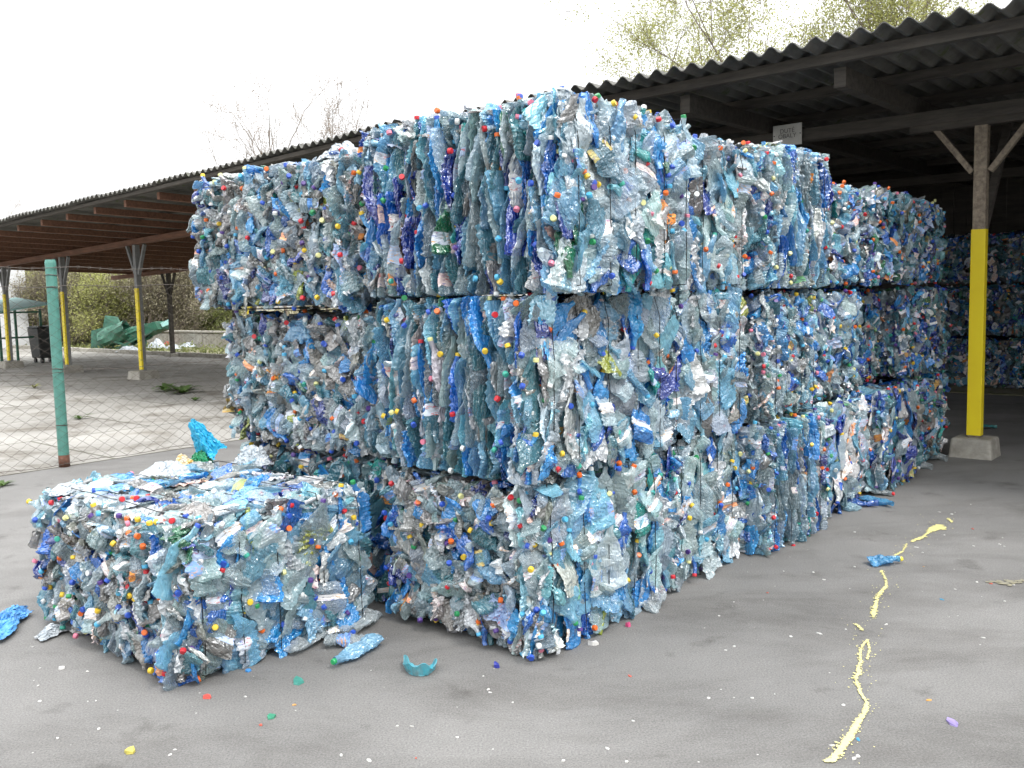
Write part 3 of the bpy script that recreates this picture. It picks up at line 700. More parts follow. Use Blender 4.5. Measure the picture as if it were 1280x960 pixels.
for y in (2.8, 6.9, 11.05, 14.65, 18.1):
    for x in (2.6, 7.2):
        front = x < 3; t_ = zl(x, y)-.312
        p = MB().box(x-.055, x+.055, y-.055, y+.055, .18 if front else .08, t_).build('post', M['post_grey'] if front else M['timber_dark'], sl_, bevel=.004)
        footing(x, y, p, .18 if front else .10, .22 if front else .15)
        if front: MB().box(x-.060, x-.02, y-.058, y+.058, .20, 1.93).build('yellow_stripe', M['yellow'], p)
        MB().box(x-.075, x+.075, y-.42, y+.42, t_-.035, t_+.0).build('cap_plate', M['post_grey'] if front else M['timber_dark'], p) if False else None
        for sgn in (1, -1): MB().bar((x, y+sgn*.07, t_-.62), (x, y+sgn*.38, t_-.005), .06, .06).build('brace', M['post_grey'] if front else M['timber_dark'], p)

# ------------------------------------------------------------------ sign hung on the beam
sg = thing('sign_board', 'small white board lettered in faded capitals, hung on the dark beam', 'sign', 6.235, 1.70, 3.06)
mb = MB(); mb.box(-.006, .006, -.155, .155, 0, .215); mb.build('board', M['sign'], sg, bevel=.002)
for k, (txt, z_, sz) in enumerate((('DUTÉ', .130, .062), ('OBALY', .078, .062))):
    cu = bpy.data.curves.new('lettering', 'FONT'); cu.body = txt; cu.size = sz; cu.align_x = 'CENTER'; cu.extrude = .0008
    me = None; o = bpy.data.objects.new('lettering', cu); C.objects.link(o); o.parent = sg
    cu.materials.append(M['ink'])
    me = bpy.data.meshes.new_from_object(o); bpy.data.objects.remove(o); o = bpy.data.objects.new('lettering', me); C.objects.link(o); o.parent = sg
    o.matrix_local = Matrix(((0, 0, -1, -.0085), (-1, 0, 0, 0), (0, 1, 0, z_), (0, 0, 0, 1)))
for y_ in (-.14, .14):
    MB().tube([(-.012, y_, .11), (.0, y_, .11)], .006, 8).build('screw', M['wire'], sg)

# ------------------------------------------------------------------ wire fence
fe = thing('wire_mesh_fence', 'rusty chain link fence with barbed top wire and one green post at the left', 'fence', .985, 6.9)
mb = MB(); mb.tube([(0, 0, .0), (0, 0, .12)], .053, 14); base = mb.build('rusty_foot', M['rust'], fe, smooth=True)
mb = MB(); mb.tube([(0, 0, .121), (0, 0, 2.02), (0, 0, 2.05)], [.052, .052, .046], 14); mb.build('post', M['fence_green'], fe, smooth=False, bevel=0)
for z_ in (1.90, 1.78, .98, .42):
    MB().tube([(.055*math.cos(a), .055*math.sin(a), z_+.004*math.sin(a*2)) for a in np.linspace(0, 6.28, 16)[:-1]], .004, 4, closed=True).build('tie_wire', M['mesh_wire'], fe)
mb = MB(); d = .075; z1 = 1.78
nst = int((3.6+1.9)/d); k = int(z1/.052)
for i in range(nst):
    x0 = -1.9+i*d; pts = []
    for q in range(k+1):
        side = (q+i) % 2
        pts.append((x0 + (d/2 if side else -d/2)*.98, -.065+(.004 if q % 2 else -.004), .03+q*(z1-.03)/k + .006*math.sin(x0*3)))
    mb.tube(pts, .0024, 3)
mb.build('chain_link', M['mesh_wire'], fe)
def wire(z_, r, sag=.0, barb=False):
    mb = MB(); pts = [(x, -.065, z_+.010*math.sin(x*7)+sag*math.sin((x+1.9)*1.2)) for x in np.linspace(-1.9, 3.6, 60)]
    mb.tube(pts, r, 4)
    if barb:
        for x in np.arange(-1.85, 3.6, .11):
            zz = z_+.010*math.sin(x*7)+sag*math.sin((x+1.9)*1.2)
            mb.bar((x-.012, -.065, zz-.02), (x+.012, -.065, zz+.02), .003, .003); mb.bar((x+.012, -.07, zz-.018), (x-.012, -.06, zz+.018), .003, .003)
    return mb
wire(1.965, .0034, .008, True).build('barbed_wire', M['mesh_wire'], fe)
wire(1.79, .003).build('line_wire', M['mesh_wire'], fe); wire(.95, .0025).build('line_wire', M['mesh_wire'], fe); wire(.04, .0025).build('line_wire', M['mesh_wire'], fe)

# ------------------------------------------------------------------ behind the left shed
def ps(px, py, z=0.0):           # where the line of sight through a point of the photograph meets the ground
    d = F*1160 + Rr*(px-640) - Uu*(py-480); k = (z-1.6)/d.z; p = Vector((0, 0, 1.6))+d*k; q = p-P0
    return q.dot(U), q.dot(V)
s_, t_ = ps(38, 434)
wb = thing('white_building', 'plain white rendered building beyond the far end of the left shed', 'building', s_, t_)
mb = MB(); mb.box(-9, 0, 0, 8, 0, 4.3); mb.build('wall', M['render_w'], wb)
mb = MB(); mb.box(-9.15, .15, -.15, 8.15, 4.302, 4.45); mb.build('roof', M['sheet'], wb)
for x in (-7.6, -5.6): mb = MB(); mb.box(x, x+.9, -.03, -.005, 1.6, 2.4); f_ = mb.build('window', M['white'], wb); MB().box(x+.06, x+.84, -.045, -.032, 1.66, 2.34).build('pane', M['black'], f_)

s_, t_ = ps(28, 455)
ct = thing('cart_shelter', 'small green metal shelter with flat turquoise roof near the white building', 'shelter', s_, t_)
for x in (-.55, .55):
    for y in (-.05, 1.7): MB().box(x-.03, x+.03, y-.03, y+.03, 0, 1.52).build('leg', M['dgreen'], ct)
mb = MB(); mb.hexa([(-.7, -.45, 1.44), (.7, -.45, 1.64), (.7, 1.9, 1.84), (-.7, 1.9, 1.64), (-.7, -.45, 1.48), (.7, -.45, 1.68), (.7, 1.9, 1.88), (-.7, 1.9, 1.68)]); mb.build('roof', M['turq'], ct, bevel=.01)
for z_ in (.72, 1.42):
    MB().box(-.58, -.52, .0, 1.67, z_, z_+.05).build('rail', M['dgreen'], ct); MB().box(-.52, .52, -.06, -.02, z_, z_+.05).build('rail', M['dgreen'], ct)
s_, t_ = ps(58, 453)
bn = thing('waste_container', 'black wheeled waste container beside the green shelter', 'container', s_, t_)
mb = MB(); mb.box(-.27, .27, -.30, .30, .14, .98, top=(-.33, .33, -.36, .36)); mb.build('tub', M['black'], bn, bevel=.03)
mb = MB(); mb.box(-.35, .35, -.38, .38, .985, 1.04, top=(-.28, .28, -.31, .31)); mb.build('lid', M['black'], bn, bevel=.015)
for x in (-.2, .2):
    for y in (-.22, .22): MB().tube([(x-.025, y, .07), (x+.025, y, .07)], .07, 12).build('wheel', M['black'], bn)

# low kerb, low wall and the wrecked green skip on the verge
s0, t0 = ps(250, 430)
lw = thing('low_wall', 'long low grey concrete wall on the verge behind the left shed', 'wall', 14.6, 8)
mb = MB()
for i in range(24): mb.box(0, .22, i*1.6, i*1.6+1.585, 0, .50+.02*math.sin(i*2.3))
mb.build('wall_blocks', M['concrete'], lw, bevel=.01); MB().box(-.03, .25, 0, 38.4, .535, .60).build('coping', M['concrete'], lw, bevel=.01)
kb = thing('kerb_edging', 'weathered kerb edging the back of the paved yard', 'kerb', 11.5, 7)
mb = MB()
for i in range(38): mb.box(0, .16, i*1.0, i*1.0+.985, -.05, .12+.008*math.sin(i*3.1))
mb.build('kerb_stones', M['concrete'], kb, bevel=.012)

s_, t_ = ps(163, 440)
sk = thing('broken_skip', 'heap of bent green metal sheets and frames on the verge', 'scrap heap', 12.9, t_+1.6)
def panel(name, p, L, w_, curl, rot, mat=M['mgreen']):
    mb = MB()
    def fn(a, b):
        an = (a-.5)*curl; r = w_/max(curl, .01)
        return (r*math.sin(an), (b-.5)*L+.04*math.sin(a*9), r*(1-math.cos(an))+.03*math.sin(b*7+a*3))
    mb.grid(fn, 12, 8); o = mb.build(name, mat, sk, solid=.012); o.location = p; o.rotation_euler = rot; return o
def q_(x, z, d=0): return (x*.656+d, -x*.755, z)      # x runs across the heap as seen from the yard
def shell(name, a, b, ra, rb, mat, a0=0.0, a1=6.283, n=14):     # a dented sheet drum, part of its round cut away
    a, b = Vector(a), Vector(b); d = (b-a).normalized(); x = d.cross(Vector((0, 0, 1))).normalized(); y = x.cross(d); rr = random.Random(int(ra*999)); mb = MB()
    ph = rr.uniform(0, 6)
    def fn(u_, v_):
        an = a0+(a1-a0)*u_; R_ = (ra+(rb-ra)*v_)*(1+.10*math.sin(an*3+v_*5+ph)+.05*math.sin(an*7+v_*11)); p = a+(b-a)*v_+(x*math.cos(an)+y*math.sin(an))*R_
        return (p.x, p.y, p.z)
    mb.grid(fn, n, 6); return mb.build(name, mat, sk, solid=.012)
shell('bent_drum', q_(-.95, .34), q_(-.02, .70), .30, .36, M['mgreen'])
shell('bent_drum', q_(-.10, .40, .1), q_(.62, .66, .1), .30, .27, M['dgreen'], .4, 5.2)
MB().hexa([q_(.15, .30, -.2), q_(.15, .30, .35), q_(1.25, .70, .35), q_(1.25, .70, -.2), q_(.05, .66, -.2), q_(.05, .66, .35), q_(1.15, .98, .35), q_(1.15, .98, -.2)]).build('box_beam', M['dgreen'], sk, bevel=.015)
MB().hexa([q_(-.85, .55, -.1), q_(-.85, .55, -.04), q_(-.25, .75, .10), q_(-.25, .75, .04), q_(-.78, 1.22, .0), q_(-.78, 1.22, .05), q_(-.48, 1.16, .16), q_(-.48, 1.16, .10)]).build('torn_plate', M['mgreen'], sk)
MB().hexa([q_(-1.15, .05, -.2), q_(-1.15, .05, -.1), q_(-.75, .02, .0), q_(-.75, .02, -.1), q_(-1.2, .70, -.1), q_(-1.2, .70, .0), q_(-.85, .80, .1), q_(-.85, .80, .0)]).build('torn_plate', M['mgreen'], sk)
for a, b in ((q_(-.75, .52, -.3), q_(.35, .10, -.3)), (q_(-.3, .03, -.2), q_(1.1, .62, -.3)), (q_(.1, .03), q_(.15, .55)), (q_(.62, .03), q_(.55, .5)), (q_(-.6, .02), q_(-.45, .4)), (q_(-1.0, .05), q_(.8, .10))):
    MB().bar(a, b, .07, .07).build('frame_bar', M['mgreen'], sk)
MB().bar(q_(1.18, .84, .05), q_(1.48, .97, .05), .22, .16).build('frame_end', M['turq'], sk)

# ------------------------------------------------------------------ crumpled film pieces and loose litter
def film_obj(name, label, cat, s, t, z, sx, sy, sz, mat, rot=0, group=None, seed=1, n=34, tilt=(0, 0)):
    r = random.Random(seed); k = [(r.uniform(0, 6.28), r.uniform(3, 16), r.uniform(0, 6), r.uniform(.3, 1)) for _ in range(9)]+[(r.uniform(0, 6.28), r.uniform(22, 48), r.uniform(0, 6), r.uniform(.12, .3)) for _ in range(7)]
    def fn(a, b):
        x, y = a-.5, b-.5
        h = sum(abs(math.sin((x*math.cos(q[0])+y*math.sin(q[0]))*q[1]+q[2]))*q[3] for q in k)/4.2
        an = math.atan2(y, x); e = 1+.16*math.sin(3*an+k[0][2])+.10*math.sin(7*an+k[1][2]); dome = max(0, 1-(x*x+y*y)*3.6)
        return (x*sx*e+r.gauss(0, .004), y*sy*e+r.gauss(0, .004), sz*(h*.75*(.35+dome)+dome*.35))
    mb = MB(); mb.grid(fn, n, n); o = mb.build(name, mat, None, solid=.0015)
    place(o, s, t, z, ANG+rot); o.rotation_euler = Euler((tilt[0], tilt[1], ANG+rot)); tag(o, label, cat, group); return o
film_obj('plastic_bag', 'turquoise plastic bag slumped against the left column above the low bale', 'bag', -.10, 2.32, .71, .10, .18, .15, M['film_t'], seed=3, tilt=(0, rad(-30)))
film_obj('plastic_bag', 'small green plastic bag beside the turquoise one on the low bale', 'bag', -.19, 2.31, .68, .07, .14, .05, M['film_g'], seed=4)
film_obj('plastic_sheet', 'large white film heaped at the back of the low bale', 'film', -.46, 2.20, .655, .26, .34, .055, M['film_w'], seed=5)
film_obj('plastic_sheet', 'flat white film hanging over the left corner of the low bale', 'film', -.98, 2.22, .665, .18, .18, .03, M['film_w'], seed=6)
film_obj('plastic_sheet', 'yellow and white printed film on the back of the low bale', 'film', -.34, 2.24, .69, .08, .11, .05, M['film_y'], seed=7)
film_obj('plastic_sheet', 'white film on top of the left column under the roof edge', 'film', .16, 1.36, 2.30, .18, .28, .06, M['film_w'], seed=8)
film_obj('plastic_sheet', 'white film crumpled on the low bale against the left column', 'film', -.03, 2.02, .66, .15, .24, .08, M['film_w'], seed=9)
film_obj('plastic_sheet', 'bright blue film lying on the asphalt at the left edge of the picture', 'film', *ps(8, 786), .01, .13, .42, .05, M['film_b'], rot=rad(-40), seed=10)
film_obj('plastic_sheet', 'small white film scrap at the foot of the low bale', 'film', *ps(66, 794), .005, .16, .10, .03, M['film_w'], rot=rad(20), seed=12)

def loose_bottle(label, px, py, col, cap, rz, lbl=False, sc_=1.0, z=.028, k=0, tiltz=0, group=None, flat=1.3):
    s, t = ps(px, py)
    root = thing('crushed_bottle', label, 'bottle', s, t, z, group=group)
    pr = [q for q in LOOSE if (q['mi'] == 1).any() == lbl]; p = pr[k % len(pr)]
    o = bpy.data.objects.new('bottle_body', share(p, 'crushed plastic')); C.objects.link(o); o.parent = root; o.color = col
    R_ = Matrix.Rotation(rz, 4, 'Z') @ Matrix.Rotation(rad(90)+tiltz, 4, 'X')   # axis lies on the ground, thin side up
    o.matrix_local = R_ @ Matrix.Diagonal((sc_, flat, sc_, 1))
    if cap:
        c = bpy.data.objects.new('bottle_cap', share(CAPH, 'bottle cap')); C.objects.link(c); c.parent = root; c.color = cap
        nk = Vector(p['neck']); nk = Vector((nk.x*sc_, nk.y*flat, nk.z*sc_+.008)); c.matrix_local = R_ @ Matrix.Translation(nk)
    return root
YEL, ORG, BLU, RED, WHT, GRN = (.80, .62, .05, 1), (.78, .16, .02, 1), (.03, .10, .52, 1), (.62, .02, .03, 1), (.8, .8, .8, 1), (.02, .3, .1, 1)
SKY, CLR, ICE, DBL = (.14, .50, .80, .42), (.66, .72, .74, .30), (.5, .72, .82, .34), (.04, .17, .6, .7)
loose_bottle('flattened blue bottle with yellow cap lying alone beside the yellow paint trail', 1106, 706, SKY, YEL, rad(47), k=1, sc_=.78)
loose_bottle('clear bottle lying nearest the low bale foot, in the gap', 425, 792, CLR, WHT, rad(70), True, k=2)
loose_bottle('crushed clear bottle with printed label on the asphalt in the gap between bales', 440, 806, CLR, None, rad(45), True, k=1, flat=1.8)
loose_bottle('pale blue crushed bottle on the asphalt in front of the gap', 445, 820, (.30, .58, .78, .6), GRN, rad(-75), k=3, flat=1.6)
loose_bottle('grey bottle tucked at the bottom of the dark gap between bales', 455, 783, CLR, BLU, rad(-60), k=4, flat=1.8)
loose_bottle('clear bottle lying under the low bale edge with an orange cap', 385, 806, CLR, ORG, rad(100), k=0)
loose_bottle('clear round bottle resting at the foot of the second column', 818, 757, CLR, RED, rad(100), k=5, flat=2.4, z=.04)
loose_bottle('clear bottle sliding off the foot of the fourth column', 1052, 634, ICE, YEL, rad(150), k=2, flat=2.2)
loose_bottle('dark blue bottle at the foot of the fourth column', 1070, 632, DBL, None, rad(10), k=3, flat=2)
loose_bottle('bright light blue crushed bottle, outermost at the foot of the fourth column', 1098, 630, SKY, None, rad(-30), k=6)
loose_bottle('clear bottle with red label lying beside the light blue one', 1090, 618, CLR, RED, rad(0), True, k=0)
loose_bottle('long clear bottle with printed label lying before the post footing', 1140, 584, CLR, None, rad(-10), True, k=2, sc_=1.3, flat=1.8)
loose_bottle('long empty clear bottle touching the concrete post footing', 1165, 574, CLR, None, rad(-25), False, k=1, sc_=1.35, flat=2.2)
loose_bottle('crushed bottle beneath the fifth column with orange cap', 1128, 591, ICE, ORG, rad(-60), k=5)
loose_bottle('green-blue bottle on the shed floor behind the yellow post', 1228, 536, (.1, .4, .4, .7), None, rad(30), k=4)

# broken teal cup, its wall torn open
s_, t_ = ps(525, 836)
cu = MB(); r = random.Random(5); n = 26
def fn(a, b):
    an = a*4.3+2.2; rr = .060+.012*b+.004*math.sin(a*31); h = b*(.038*math.sin(math.pi*min(max(a, .12), .88))+.018*abs(math.sin(a*8+.6))+.010*math.sin(a*23))
    return (rr*1.0*math.cos(an), rr*1.45*math.sin(an), h+.004)
cu.grid(fn, n, 6); cu.grid(lambda a, b: (.060*b*math.cos(a*4.3+2.2), .087*b*math.sin(a*4.3+2.2), .004+.003*math.sin(b*9+a*5)), n, 4); o = cu.build('broken_cup', simple('scuffed turquoise plastic', (.05, .38, .48), (.16, .24, .25), rough=.35, scale=26, bump=.5), None, solid=.003)
place(o, s_, t_, 0, ANG+rad(-35)); tag(o, 'broken turquoise plastic tub piece on the asphalt in front of the nearest bale', 'litter')
# clear dish
mb = MB(); mb.tube([(0, 0, .003), (0, 0, .012), (0, 0, .02)], [.07, .078, .055], 16); o = mb.build('plastic_dish', M['film_w'], None, smooth=True)
place(o, *ps(932, 688)); tag(o, 'whitish clear plastic dish on the asphalt beside the third column', 'litter')

def bit(name, label, cat, px, py, size, col, group=None, seed=0, h=.004, el=1.0):
    r = random.Random(seed); s, t = ps(px, py); mb = MB(); k = r.randint(5, 8)
    top = [(math.cos(6.283*i/k)*size*r.uniform(.6, 1.1)*el, math.sin(6.283*i/k)*size*r.uniform(.6, 1.1)) for i in range(k)]
    mb.v = [(x, y, .001) for x, y in top]+[(x*.92, y*.92, h+r.uniform(0, h*1.5)) for x, y in top]
    mb.f = [tuple(range(k))[::-1], tuple(range(k, 2*k))]+[(i, (i+1) % k, k+(i+1) % k, k+i) for i in range(k)]; mb.m = [0]*len(mb.f)
    key = 'bit %s' % (col,)
    m_ = bpy.data.materials.get(key) or simple(key, col, rough=.4)
    if m_.name != key: m_.name = key
    o = mb.build(name, m_, None); place(o, s, t, 0, r.uniform(0, 6)); tag(o, label, cat, group); return o
bit('plastic_scrap', 'teal plastic strip on the asphalt right of the low bale corner', 'litter', 372, 852, .028, (.06, .27, .22), seed=1, el=2.0)
bit('plastic_scrap', 'small green scrap near the bottom of the picture below the low bale', 'litter', 339, 897, .020, (.05, .27, .16), seed=2, el=1.4)
bit('plastic_scrap', 'yellow lump at the lower left of the asphalt', 'litter', 163, 940, .024, (.55, .48, .10), seed=3, h=.006)
bit('plastic_scrap', 'violet plastic sliver on the asphalt at the lower right', 'litter', 1190, 904, .022, (.30, .24, .50), seed=4, el=2.2)
bit('bottle_cap', 'dark blue cap on the asphalt in front of the nearest bale', 'bottle cap', 621, 834, .016, (.03, .04, .30), seed=5, h=.010)
bit('bottle_cap', 'pink cap lying on the asphalt beside the second column', 'bottle cap', 785, 783, .016, (.70, .10, .25), seed=6, h=.010)
bit('plastic_scrap', 'white curled scrap on the asphalt beside the second column', 'litter', 742, 806, .018, (.66, .65, .62), seed=7, el=1.4, h=.01)
bit('plastic_scrap', 'white folded scrap lying below the low bale', 'litter', 77, 836, .020, (.66, .65, .62), seed=8, h=.004)
bit('plastic_scrap', 'red scrap on the asphalt below the low bale corner', 'litter', 259, 872, .018, (.62, .10, .08), seed=9, el=1.5)
bit('plastic_scrap', 'blue scrap lying beside the low bale corner', 'litter', 311, 839, .016, (.05, .25, .60), seed=10)
r = random.Random(77); n = 0
while n < 75:
    px, py = r.uniform(10, 1270), r.uniform(600, 955)
    if n > 56: px, py = r.uniform(880, 1270), r.uniform(600, 760)
    line = np.interp(px, [0, 40, 245, 400, 480, 670, 850, 1010, 1190, 1280], [800, 800, 870, 820, 800, 845, 765, 690, 600, 590])
    if py < line+4: continue
    c = r.choices([(.62, .61, .58), (.6, .12, .08), (.05, .3, .5), (.7, .35, .1)], [10, 1.2, .6, .6])[0]
    nm = {(.62, .61, .58): 'white', (.6, .12, .08): 'red', (.05, .3, .5): 'blue', (.7, .35, .1): 'orange'}[c]
    bit('plastic_chip', f'tiny {nm} plastic chip on the open asphalt', 'litter', px, py, r.uniform(.003, .009)*(1 if py > 700 else 1.4), c, f'tiny {nm} chips strewn over the asphalt', seed=n+100, h=.002, el=r.uniform(1, 2)); n += 1

# ------------------------------------------------------------------ the spilled yellow paint
trail = [(1039, 953, 12), (1052, 936, 13), (1062, 921, 12), (1072, 905, 10), (1082, 889, 8), (1084, 880, 5), (1076, 868, 5), (1071, 856, 3), (1070, 847, 6), (1074, 842, 8), (1073, 836, 6), (1076, 829, 5), (1075, 818, 4),
         (1078, 808, 4), (1084, 801, 3), (1087, 812, 3), (1084, 825, 4), None, (1070, 781, 4), (1078, 789, 4), None, (1092, 772, 6), (1092, 765, 9), (1095, 756, 6), (1096, 748, 6), (1104, 738, 6), (1108, 733, 5), (1107, 724, 3), (1101, 714, 4), None,
         (1117, 696, 4), (1128, 690, 4), (1132, 684, 3), (1133, 680, 4), None, (1140, 677, 6), (1146, 675, 8), (1154, 672, 6), (1158, 668, 4), (1163, 664, 11), (1171, 660, 16), (1180, 661, 9), None, (1186, 649, 7), (1190, 653, 4)]
mb = MB(); r = random.Random(4)
O = W(0, 0)
def blob(x, y, R_, z=.0045):
    k = r.randint(6, 9); b = len(mb.v); a0 = r.uniform(0, 6)
    for i in range(k):
        rr = R_*r.uniform(.4, 1.5); mb.v.append((x+rr*math.cos(a0+6.283*i/k), y+rr*math.sin(a0+6.283*i/k), z))
    mb.v.append((x, y, z+.0006)); c = len(mb.v)-1
    for i in range(k): mb.f.append((b+i, b+(i+1) % k, c)); mb.m.append(0)
zc = 0
for a, b in zip(trail[:-1], trail[1:]):
    if not a or not b: continue
    d = math.hypot(a[0]-b[0], a[1]-b[1]); m_ = int(8+d*5)
    for q in range(m_):
        f = r.random(); px = a[0]+(b[0]-a[0])*f; py = a[1]+(b[1]-a[1])*f; wd = a[2]+(b[2]-a[2])*f; zc += 1
        s, t = ps(px, py); mpp = W(s, t).length/1160; fleck = r.random() < .35
        s, t = ps(px+r.gauss(0, wd*(.34 if fleck else .12)), py+r.gauss(0, wd*.08))
        blob(s, t, r.uniform(.0015, .005) if fleck else wd*mpp*r.uniform(.12, .34), .0045+.000006*(zc % 150))
for q in range(230):
    a = r.choice([p for p in trail if p]); px = a[0]+r.gauss(0, 11)+(6 if a[1] > 860 else 0); py = a[1]+r.gauss(0, 9); s, t = ps(px, py); blob(s, t, r.uniform(.001, .0045))
o = mb.build('spilled_paint', M['paint_spill']); place(o, 0, 0); tag(o, 'splattered trail of dried yellow paint winding across the asphalt', 'paint spill')
mb = MB()
for q in range(40):
    s, t = ps(1262+r.gauss(0, 9), 728+r.gauss(0, 1.4)); blob(s, t, r.uniform(.006, .018), .004+.00003*q)
o = mb.build('paint_stain', M['stain']); place(o, 0, 0); tag(o, 'faint yellowish stain on the asphalt near the right edge', 'stain')

# litter bags on the verge
for k, (px, py, c, sz, wd) in enumerate([(163, 437, 'film_w', .25, 'long white film by the wrecked green sheets'), (197, 433, 'film_w', .35, 'grey white bag heap right of the wrecked sheets'), (218, 433, 'film_w', .22, 'white bag with red print on the verge'),
                                 (236, 431, 'film_w', .22, 'round white bag on the verge'), (250, 430, 'film_w', .2, 'white bag nearest the stack on the verge')]):
    s, t = ps(px, py+4); film_obj('litter_bag', wd, 'bag', s, t, .0, .7 if k == 0 else .45, .75, sz*.62, M['film_w'], seed=40+k, n=12)
s, t = ps(216, 434); film_obj('litter_bag', 'small red bag among the white ones on the verge', 'bag', s-.2, t, .05, .22, .45, .12, simple('red film', (.6, .06, .06)), seed=61, n=10)

# ------------------------------------------------------------------ plants
def leaf_quads(pts, size, rng, flat=0.0):
    n = len(pts); d = rng.normal(0, 1, (n, 3)); d /= np.linalg.norm(d, axis=1)[:, None]; e = np.cross(d, rng.normal(0, 1, (n, 3))); e /= np.linalg.norm(e, axis=1)[:, None]
    sz = size*rng.uniform(.6, 1.3, n)[:, None]
    Vv = np.stack([pts-d*sz*.5, pts+e*sz*.28, pts+d*sz*.5, pts-e*sz*.28], 1).reshape(-1, 3); Fq = np.arange(4*n).reshape(-1, 4)
    return Vv, Fq
def quads_mesh(name, Vv, Fq, mat):
    return np_mesh(name, Vv, Fq, np.zeros((0, 3), int), np.zeros(len(Fq)), np.zeros(0), [mat])
def grow(rng, H, spread, levels=4, r0=.12, n0=1, up=.35, split=(3, 5), low=.3):
    tubes = []; tips = []
    def go(p, d, L, r_, lv):
        pts = [p.copy()]; k = 5
        for i in range(k):
            d = d + rng.normal(0, .10, 3) + np.array([0, 0, up*.06]); d = d/np.linalg.norm(d); p = p+d*L/k; pts.append(p.copy())
        tubes.append((pts, [r_*(1-.55*i/k) for i in range(k+1)]))
        if lv <= 1: tips.extend(pts[1:]); 
        if lv > 0:
            for q in range(rng.integers(*split)+ (2 if lv == levels else 0)):
                i = rng.integers(max(1, int(k*low)), k+1); nd_ = d + rng.normal(0, spread, 3); nd_[2] += up*.5; nd_ /= np.linalg.norm(nd_)
                go(pts[i].copy(), nd_, L*rng.uniform(.5, .72), r_*.5, lv-1)
    for q in range(n0):
        a = rng.uniform(0, 6.28); d = np.array([math.cos(a)*.25*(n0 > 1), math.sin(a)*.25*(n0 > 1), 1.0]); go(np.array([rng.normal(0, .15)*(n0 > 1), rng.normal(0, .15)*(n0 > 1), 0.]), d/np.linalg.norm(d), H*.5, r0, levels)
    return tubes, np.array(tips)
def make_tree(seed, H, spread, leafmat, leafsize, per, name, levels=4, r0=.1, n0=1, jit=.25, up=.35, rmin=.006, split=(3, 5), low=.3):
    rng = np.random.default_rng(seed); tubes, tips = grow(rng, H, spread, levels, r0, n0, up, split, low)
    mb = MB()
    for pts, rr in tubes: mb.tube([tuple(p) for p in pts], [max(x, rmin) for x in rr], 4 if rr[0] < .03 else 6)
    tm = mb.mesh('trunk and branches', M['bark'])
    pts = np.repeat(tips, per, 0) + rng.normal(0, jit, (len(tips)*per, 3))
    Vv, Fq = leaf_quads(pts, leafsize, rng); return tm, quads_mesh('leaves', Vv, Fq, leafmat)
def put_tree(name, data, label, cat, X, Y, rz, sc_, group):
    root = bpy.data.objects.new(name, None); C.objects.link(root); root.location = (X, Y, 0); root.rotation_euler = (0, 0, rz); root.scale = (sc_,)*3; tag(root, label, cat, group)
    for nm, me in zip(('trunk', 'crown'), data): o = bpy.data.objects.new(nm, me); C.objects.link(o); o.parent = root
    return root
def at(px, depth): # ground point under an image column at a given depth in front of the camera
    return (px-640)/1160*depth, depth
T1 = make_tree(1, 9.5, .60, M['leaf_y'], .062, 6, 'a', 5, .065, jit=.20, rmin=.0045)
T2 = make_tree(2, 9.0, .70, M['leaf_y'], .062, 6, 'b', 5, .06, jit=.20, rmin=.0045)
T3 = make_tree(3, 8.5, .50, M['bud'], .035, 3, 'c', 5, .055, jit=.10, rmin=.0035, split=(2, 5))
S1 = make_tree(4, 3.2, .65, M['leaf_g'], .09, 3, 'd', 4, .05, n0=5, jit=.20, low=.1)
S2 = make_tree(5, 3.4, .60, M['leaf_y'], .08, 2, 'e', 4, .05, n0=5, jit=.22, low=.1)
S3 = make_tree(6, 3.6, .50, M['leaf_o'], .07, 2, 'f', 4, .05, n0=6, jit=.20, low=.1)
for k, (px, dp, d_, sc_, lb) in enumerate([
    (875, 30, T1, 1.02, 'leftmost yellow-green leafy tree rising behind the right shed roof'), (955, 29, T1, 1.12, 'bushy yellow-green tree second from the left behind the right shed roof'),
    (1030, 29, T1, 1.10, 'tall yellow-green tree in the middle behind the right shed roof'), (1105, 27, T1, 1.15, 'yellow-green tree just left of the roof corner at the right'),
    (1185, 28, T1, 1.15, 'rightmost yellow-green tree at the top right of the picture')]):
    X, Y = at(px, dp); put_tree('leafy_tree', d_, lb, 'tree', X, Y, k*1.9, sc_*1.12, 'young leafy trees behind the right shed')
for k, (px, dp, sc_, lb) in enumerate([(262, 44, .62, 'small bare tree at the left above the left shed roof'), (318, 42, .80, 'bare twiggy tree second from the left above the left shed roof'), (362, 41, .98, 'tallest bare tree above the left shed roof'),
    (412, 42, .90, 'bare tree right of the tallest one above the left column'), (458, 41, .93, 'bare tree nearest the top bale'), (5, 62, .80, 'hazy bare tree at the left edge above the roof')]):
    X, Y = at(px, dp); put_tree('bare_tree', T3, lb, 'tree', X, Y, k*2.3+.5, sc_*1.45, 'bare trees behind the left shed')
r = random.Random(9)
SL = ['olive brown thicket shrub', 'dark green shrub', 'bright yellow-green shrub']
posn = ['at the far left next to the white building', 'second along from the white building', 'third along from the white building', 'fourth along from the white building', 'left of the wrecked green sheets', 'above the wrecked green sheets', 'right above the wrecked sheets', 'behind the front yellow-striped post',
        'right of the nearest striped post', 'in the middle between the post and the stack', 'left of the rear post by the stack', 'beside the rear post next to the stack', 'half hidden by the left column', 'fully against the left column']
for k in range(14):
    px = 48+k*17.5; kind = [2, 1, 0, 2, 1][k % 5] if k not in (4, 5) else 1
    if k >= 11: kind = 0
    X, Y = at(px, 37+r.uniform(-1.5, 1.5)); put_tree('shrub', (S1, S2, S3)[kind], f'{[SL[1], SL[2], SL[0]][kind]} {posn[k]}', 'shrub', X, Y, r.uniform(0, 6), r.uniform(.85, 1.1)*(.8 if kind == 0 else 1), 'shrubs behind the low wall')
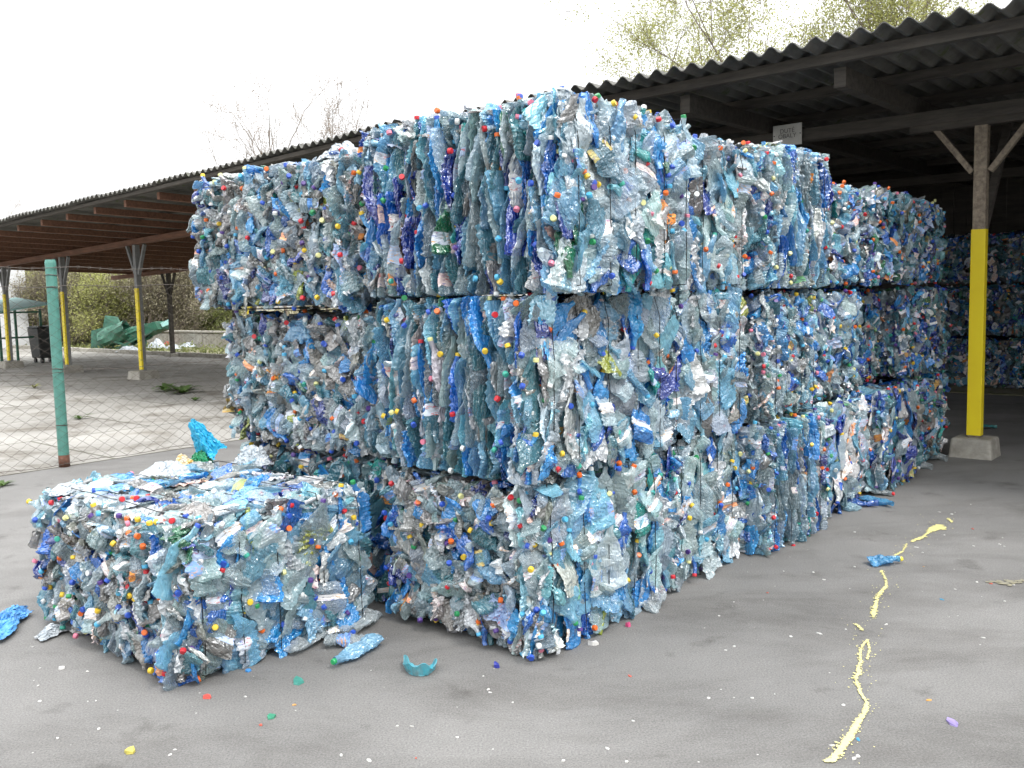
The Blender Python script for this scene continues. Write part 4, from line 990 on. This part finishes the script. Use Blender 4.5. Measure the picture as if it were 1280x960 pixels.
for k in range(12):
    px = 20+k*24; X, Y = at(px, 43+r.uniform(-1, 2)); put_tree('shrub', S3 if k % 3 else S2, 'tall olive brown shrub in the rear row behind the low wall', 'shrub', X, Y, r.uniform(0, 6), 1.35, 'tall rear shrubs behind the low wall')
# far wood behind everything, a soft mass
rng = np.random.default_rng(12); n = 26000
pts = np.stack([rng.uniform(-60, 70, n), rng.uniform(54, 66, n), rng.power(.8, n)*4.6], 1); pts[:, 2] *= (.72+.28*np.sin(pts[:, 0]*.5)*np.sin(pts[:, 0]*.17+1))
Vv, Fq = leaf_quads(pts, .34, rng); o = bpy.data.objects.new('distant_thicket', quads_mesh('leaves', Vv, Fq, M['leaf_o'])); C.objects.link(o); o['kind'] = 'stuff'; o['label'] = 'brown green thicket far behind the sheds'

def weed(label, px, py, n, L, seed, mat='weed', name='weed', cat='weed', group='weeds in the paving'):
    r = random.Random(seed); mb = MB()
    for i in range(n):
        a = r.uniform(0, 6.28); l = L*r.uniform(.5, 1); w_ = l*.13; b = len(mb.v); lift = r.uniform(.2, .7)
        for q in range(5):
            f = q/4; wd = w_*math.sin(math.pi*min(f*.8+.15, 1)); cx = l*f*math.cos(a); cy = l*f*math.sin(a); z_ = l*lift*math.sin(f*2.2)*.6+.006
            mb.v += [(cx-math.sin(a)*wd, cy+math.cos(a)*wd, z_), (cx+math.sin(a)*wd, cy-math.cos(a)*wd, z_)]
        for q in range(4): mb.f.append((b+2*q, b+2*q+1, b+2*q+3, b+2*q+2)); mb.m.append(0)
    o = mb.build(name, M[mat]); s, t = ps(px, py); place(o, s, t, 0); tag(o, label, cat, group)
weed('leafy weed growing in the yard before the nearest striped post, left plant', 207, 489, 26, .34, 1)
weed('leafy weed growing in the yard before the nearest striped post, right plant', 228, 492, 34, .40, 2)
weed('tiny weed at the joint right of the leafy ones', 244, 501, 12, .16, 3)
weed('low weed tuft beside the green fence post', 100, 524, 16, .20, 4)
weed('small weed tuft at the foot of the fence at the left edge', 4, 608, 20, .12, 5)
weed('yellow fallen leaves on the yard left of the green post', 43, 485, 12, .22, 6, 'leaf_y', 'leaf_litter', 'leaves', None)
rng = np.random.default_rng(5); n = 5000
s_v = rng.uniform(0, 2.7, n); t_v = rng.uniform(0, 26, n); pts = np.stack([s_v, t_v, rng.power(.6, n)*.28*(.3+.7*np.abs(np.sin(t_v*1.3)*np.sin(t_v*.37+s_v)))], 1)
Vv, Fq = leaf_quads(pts, .10, rng); o = bpy.data.objects.new('verge_grass', quads_mesh('grass', Vv, Fq, M['leaf_g'])); C.objects.link(o); place(o, 11.75, 12); o['kind'] = 'stuff'; o['label'] = 'rough grass and weeds on the verge between kerb and low wall'
sc.cycles.use_adaptive_sampling = True; sc.cycles.adaptive_threshold = 0.03
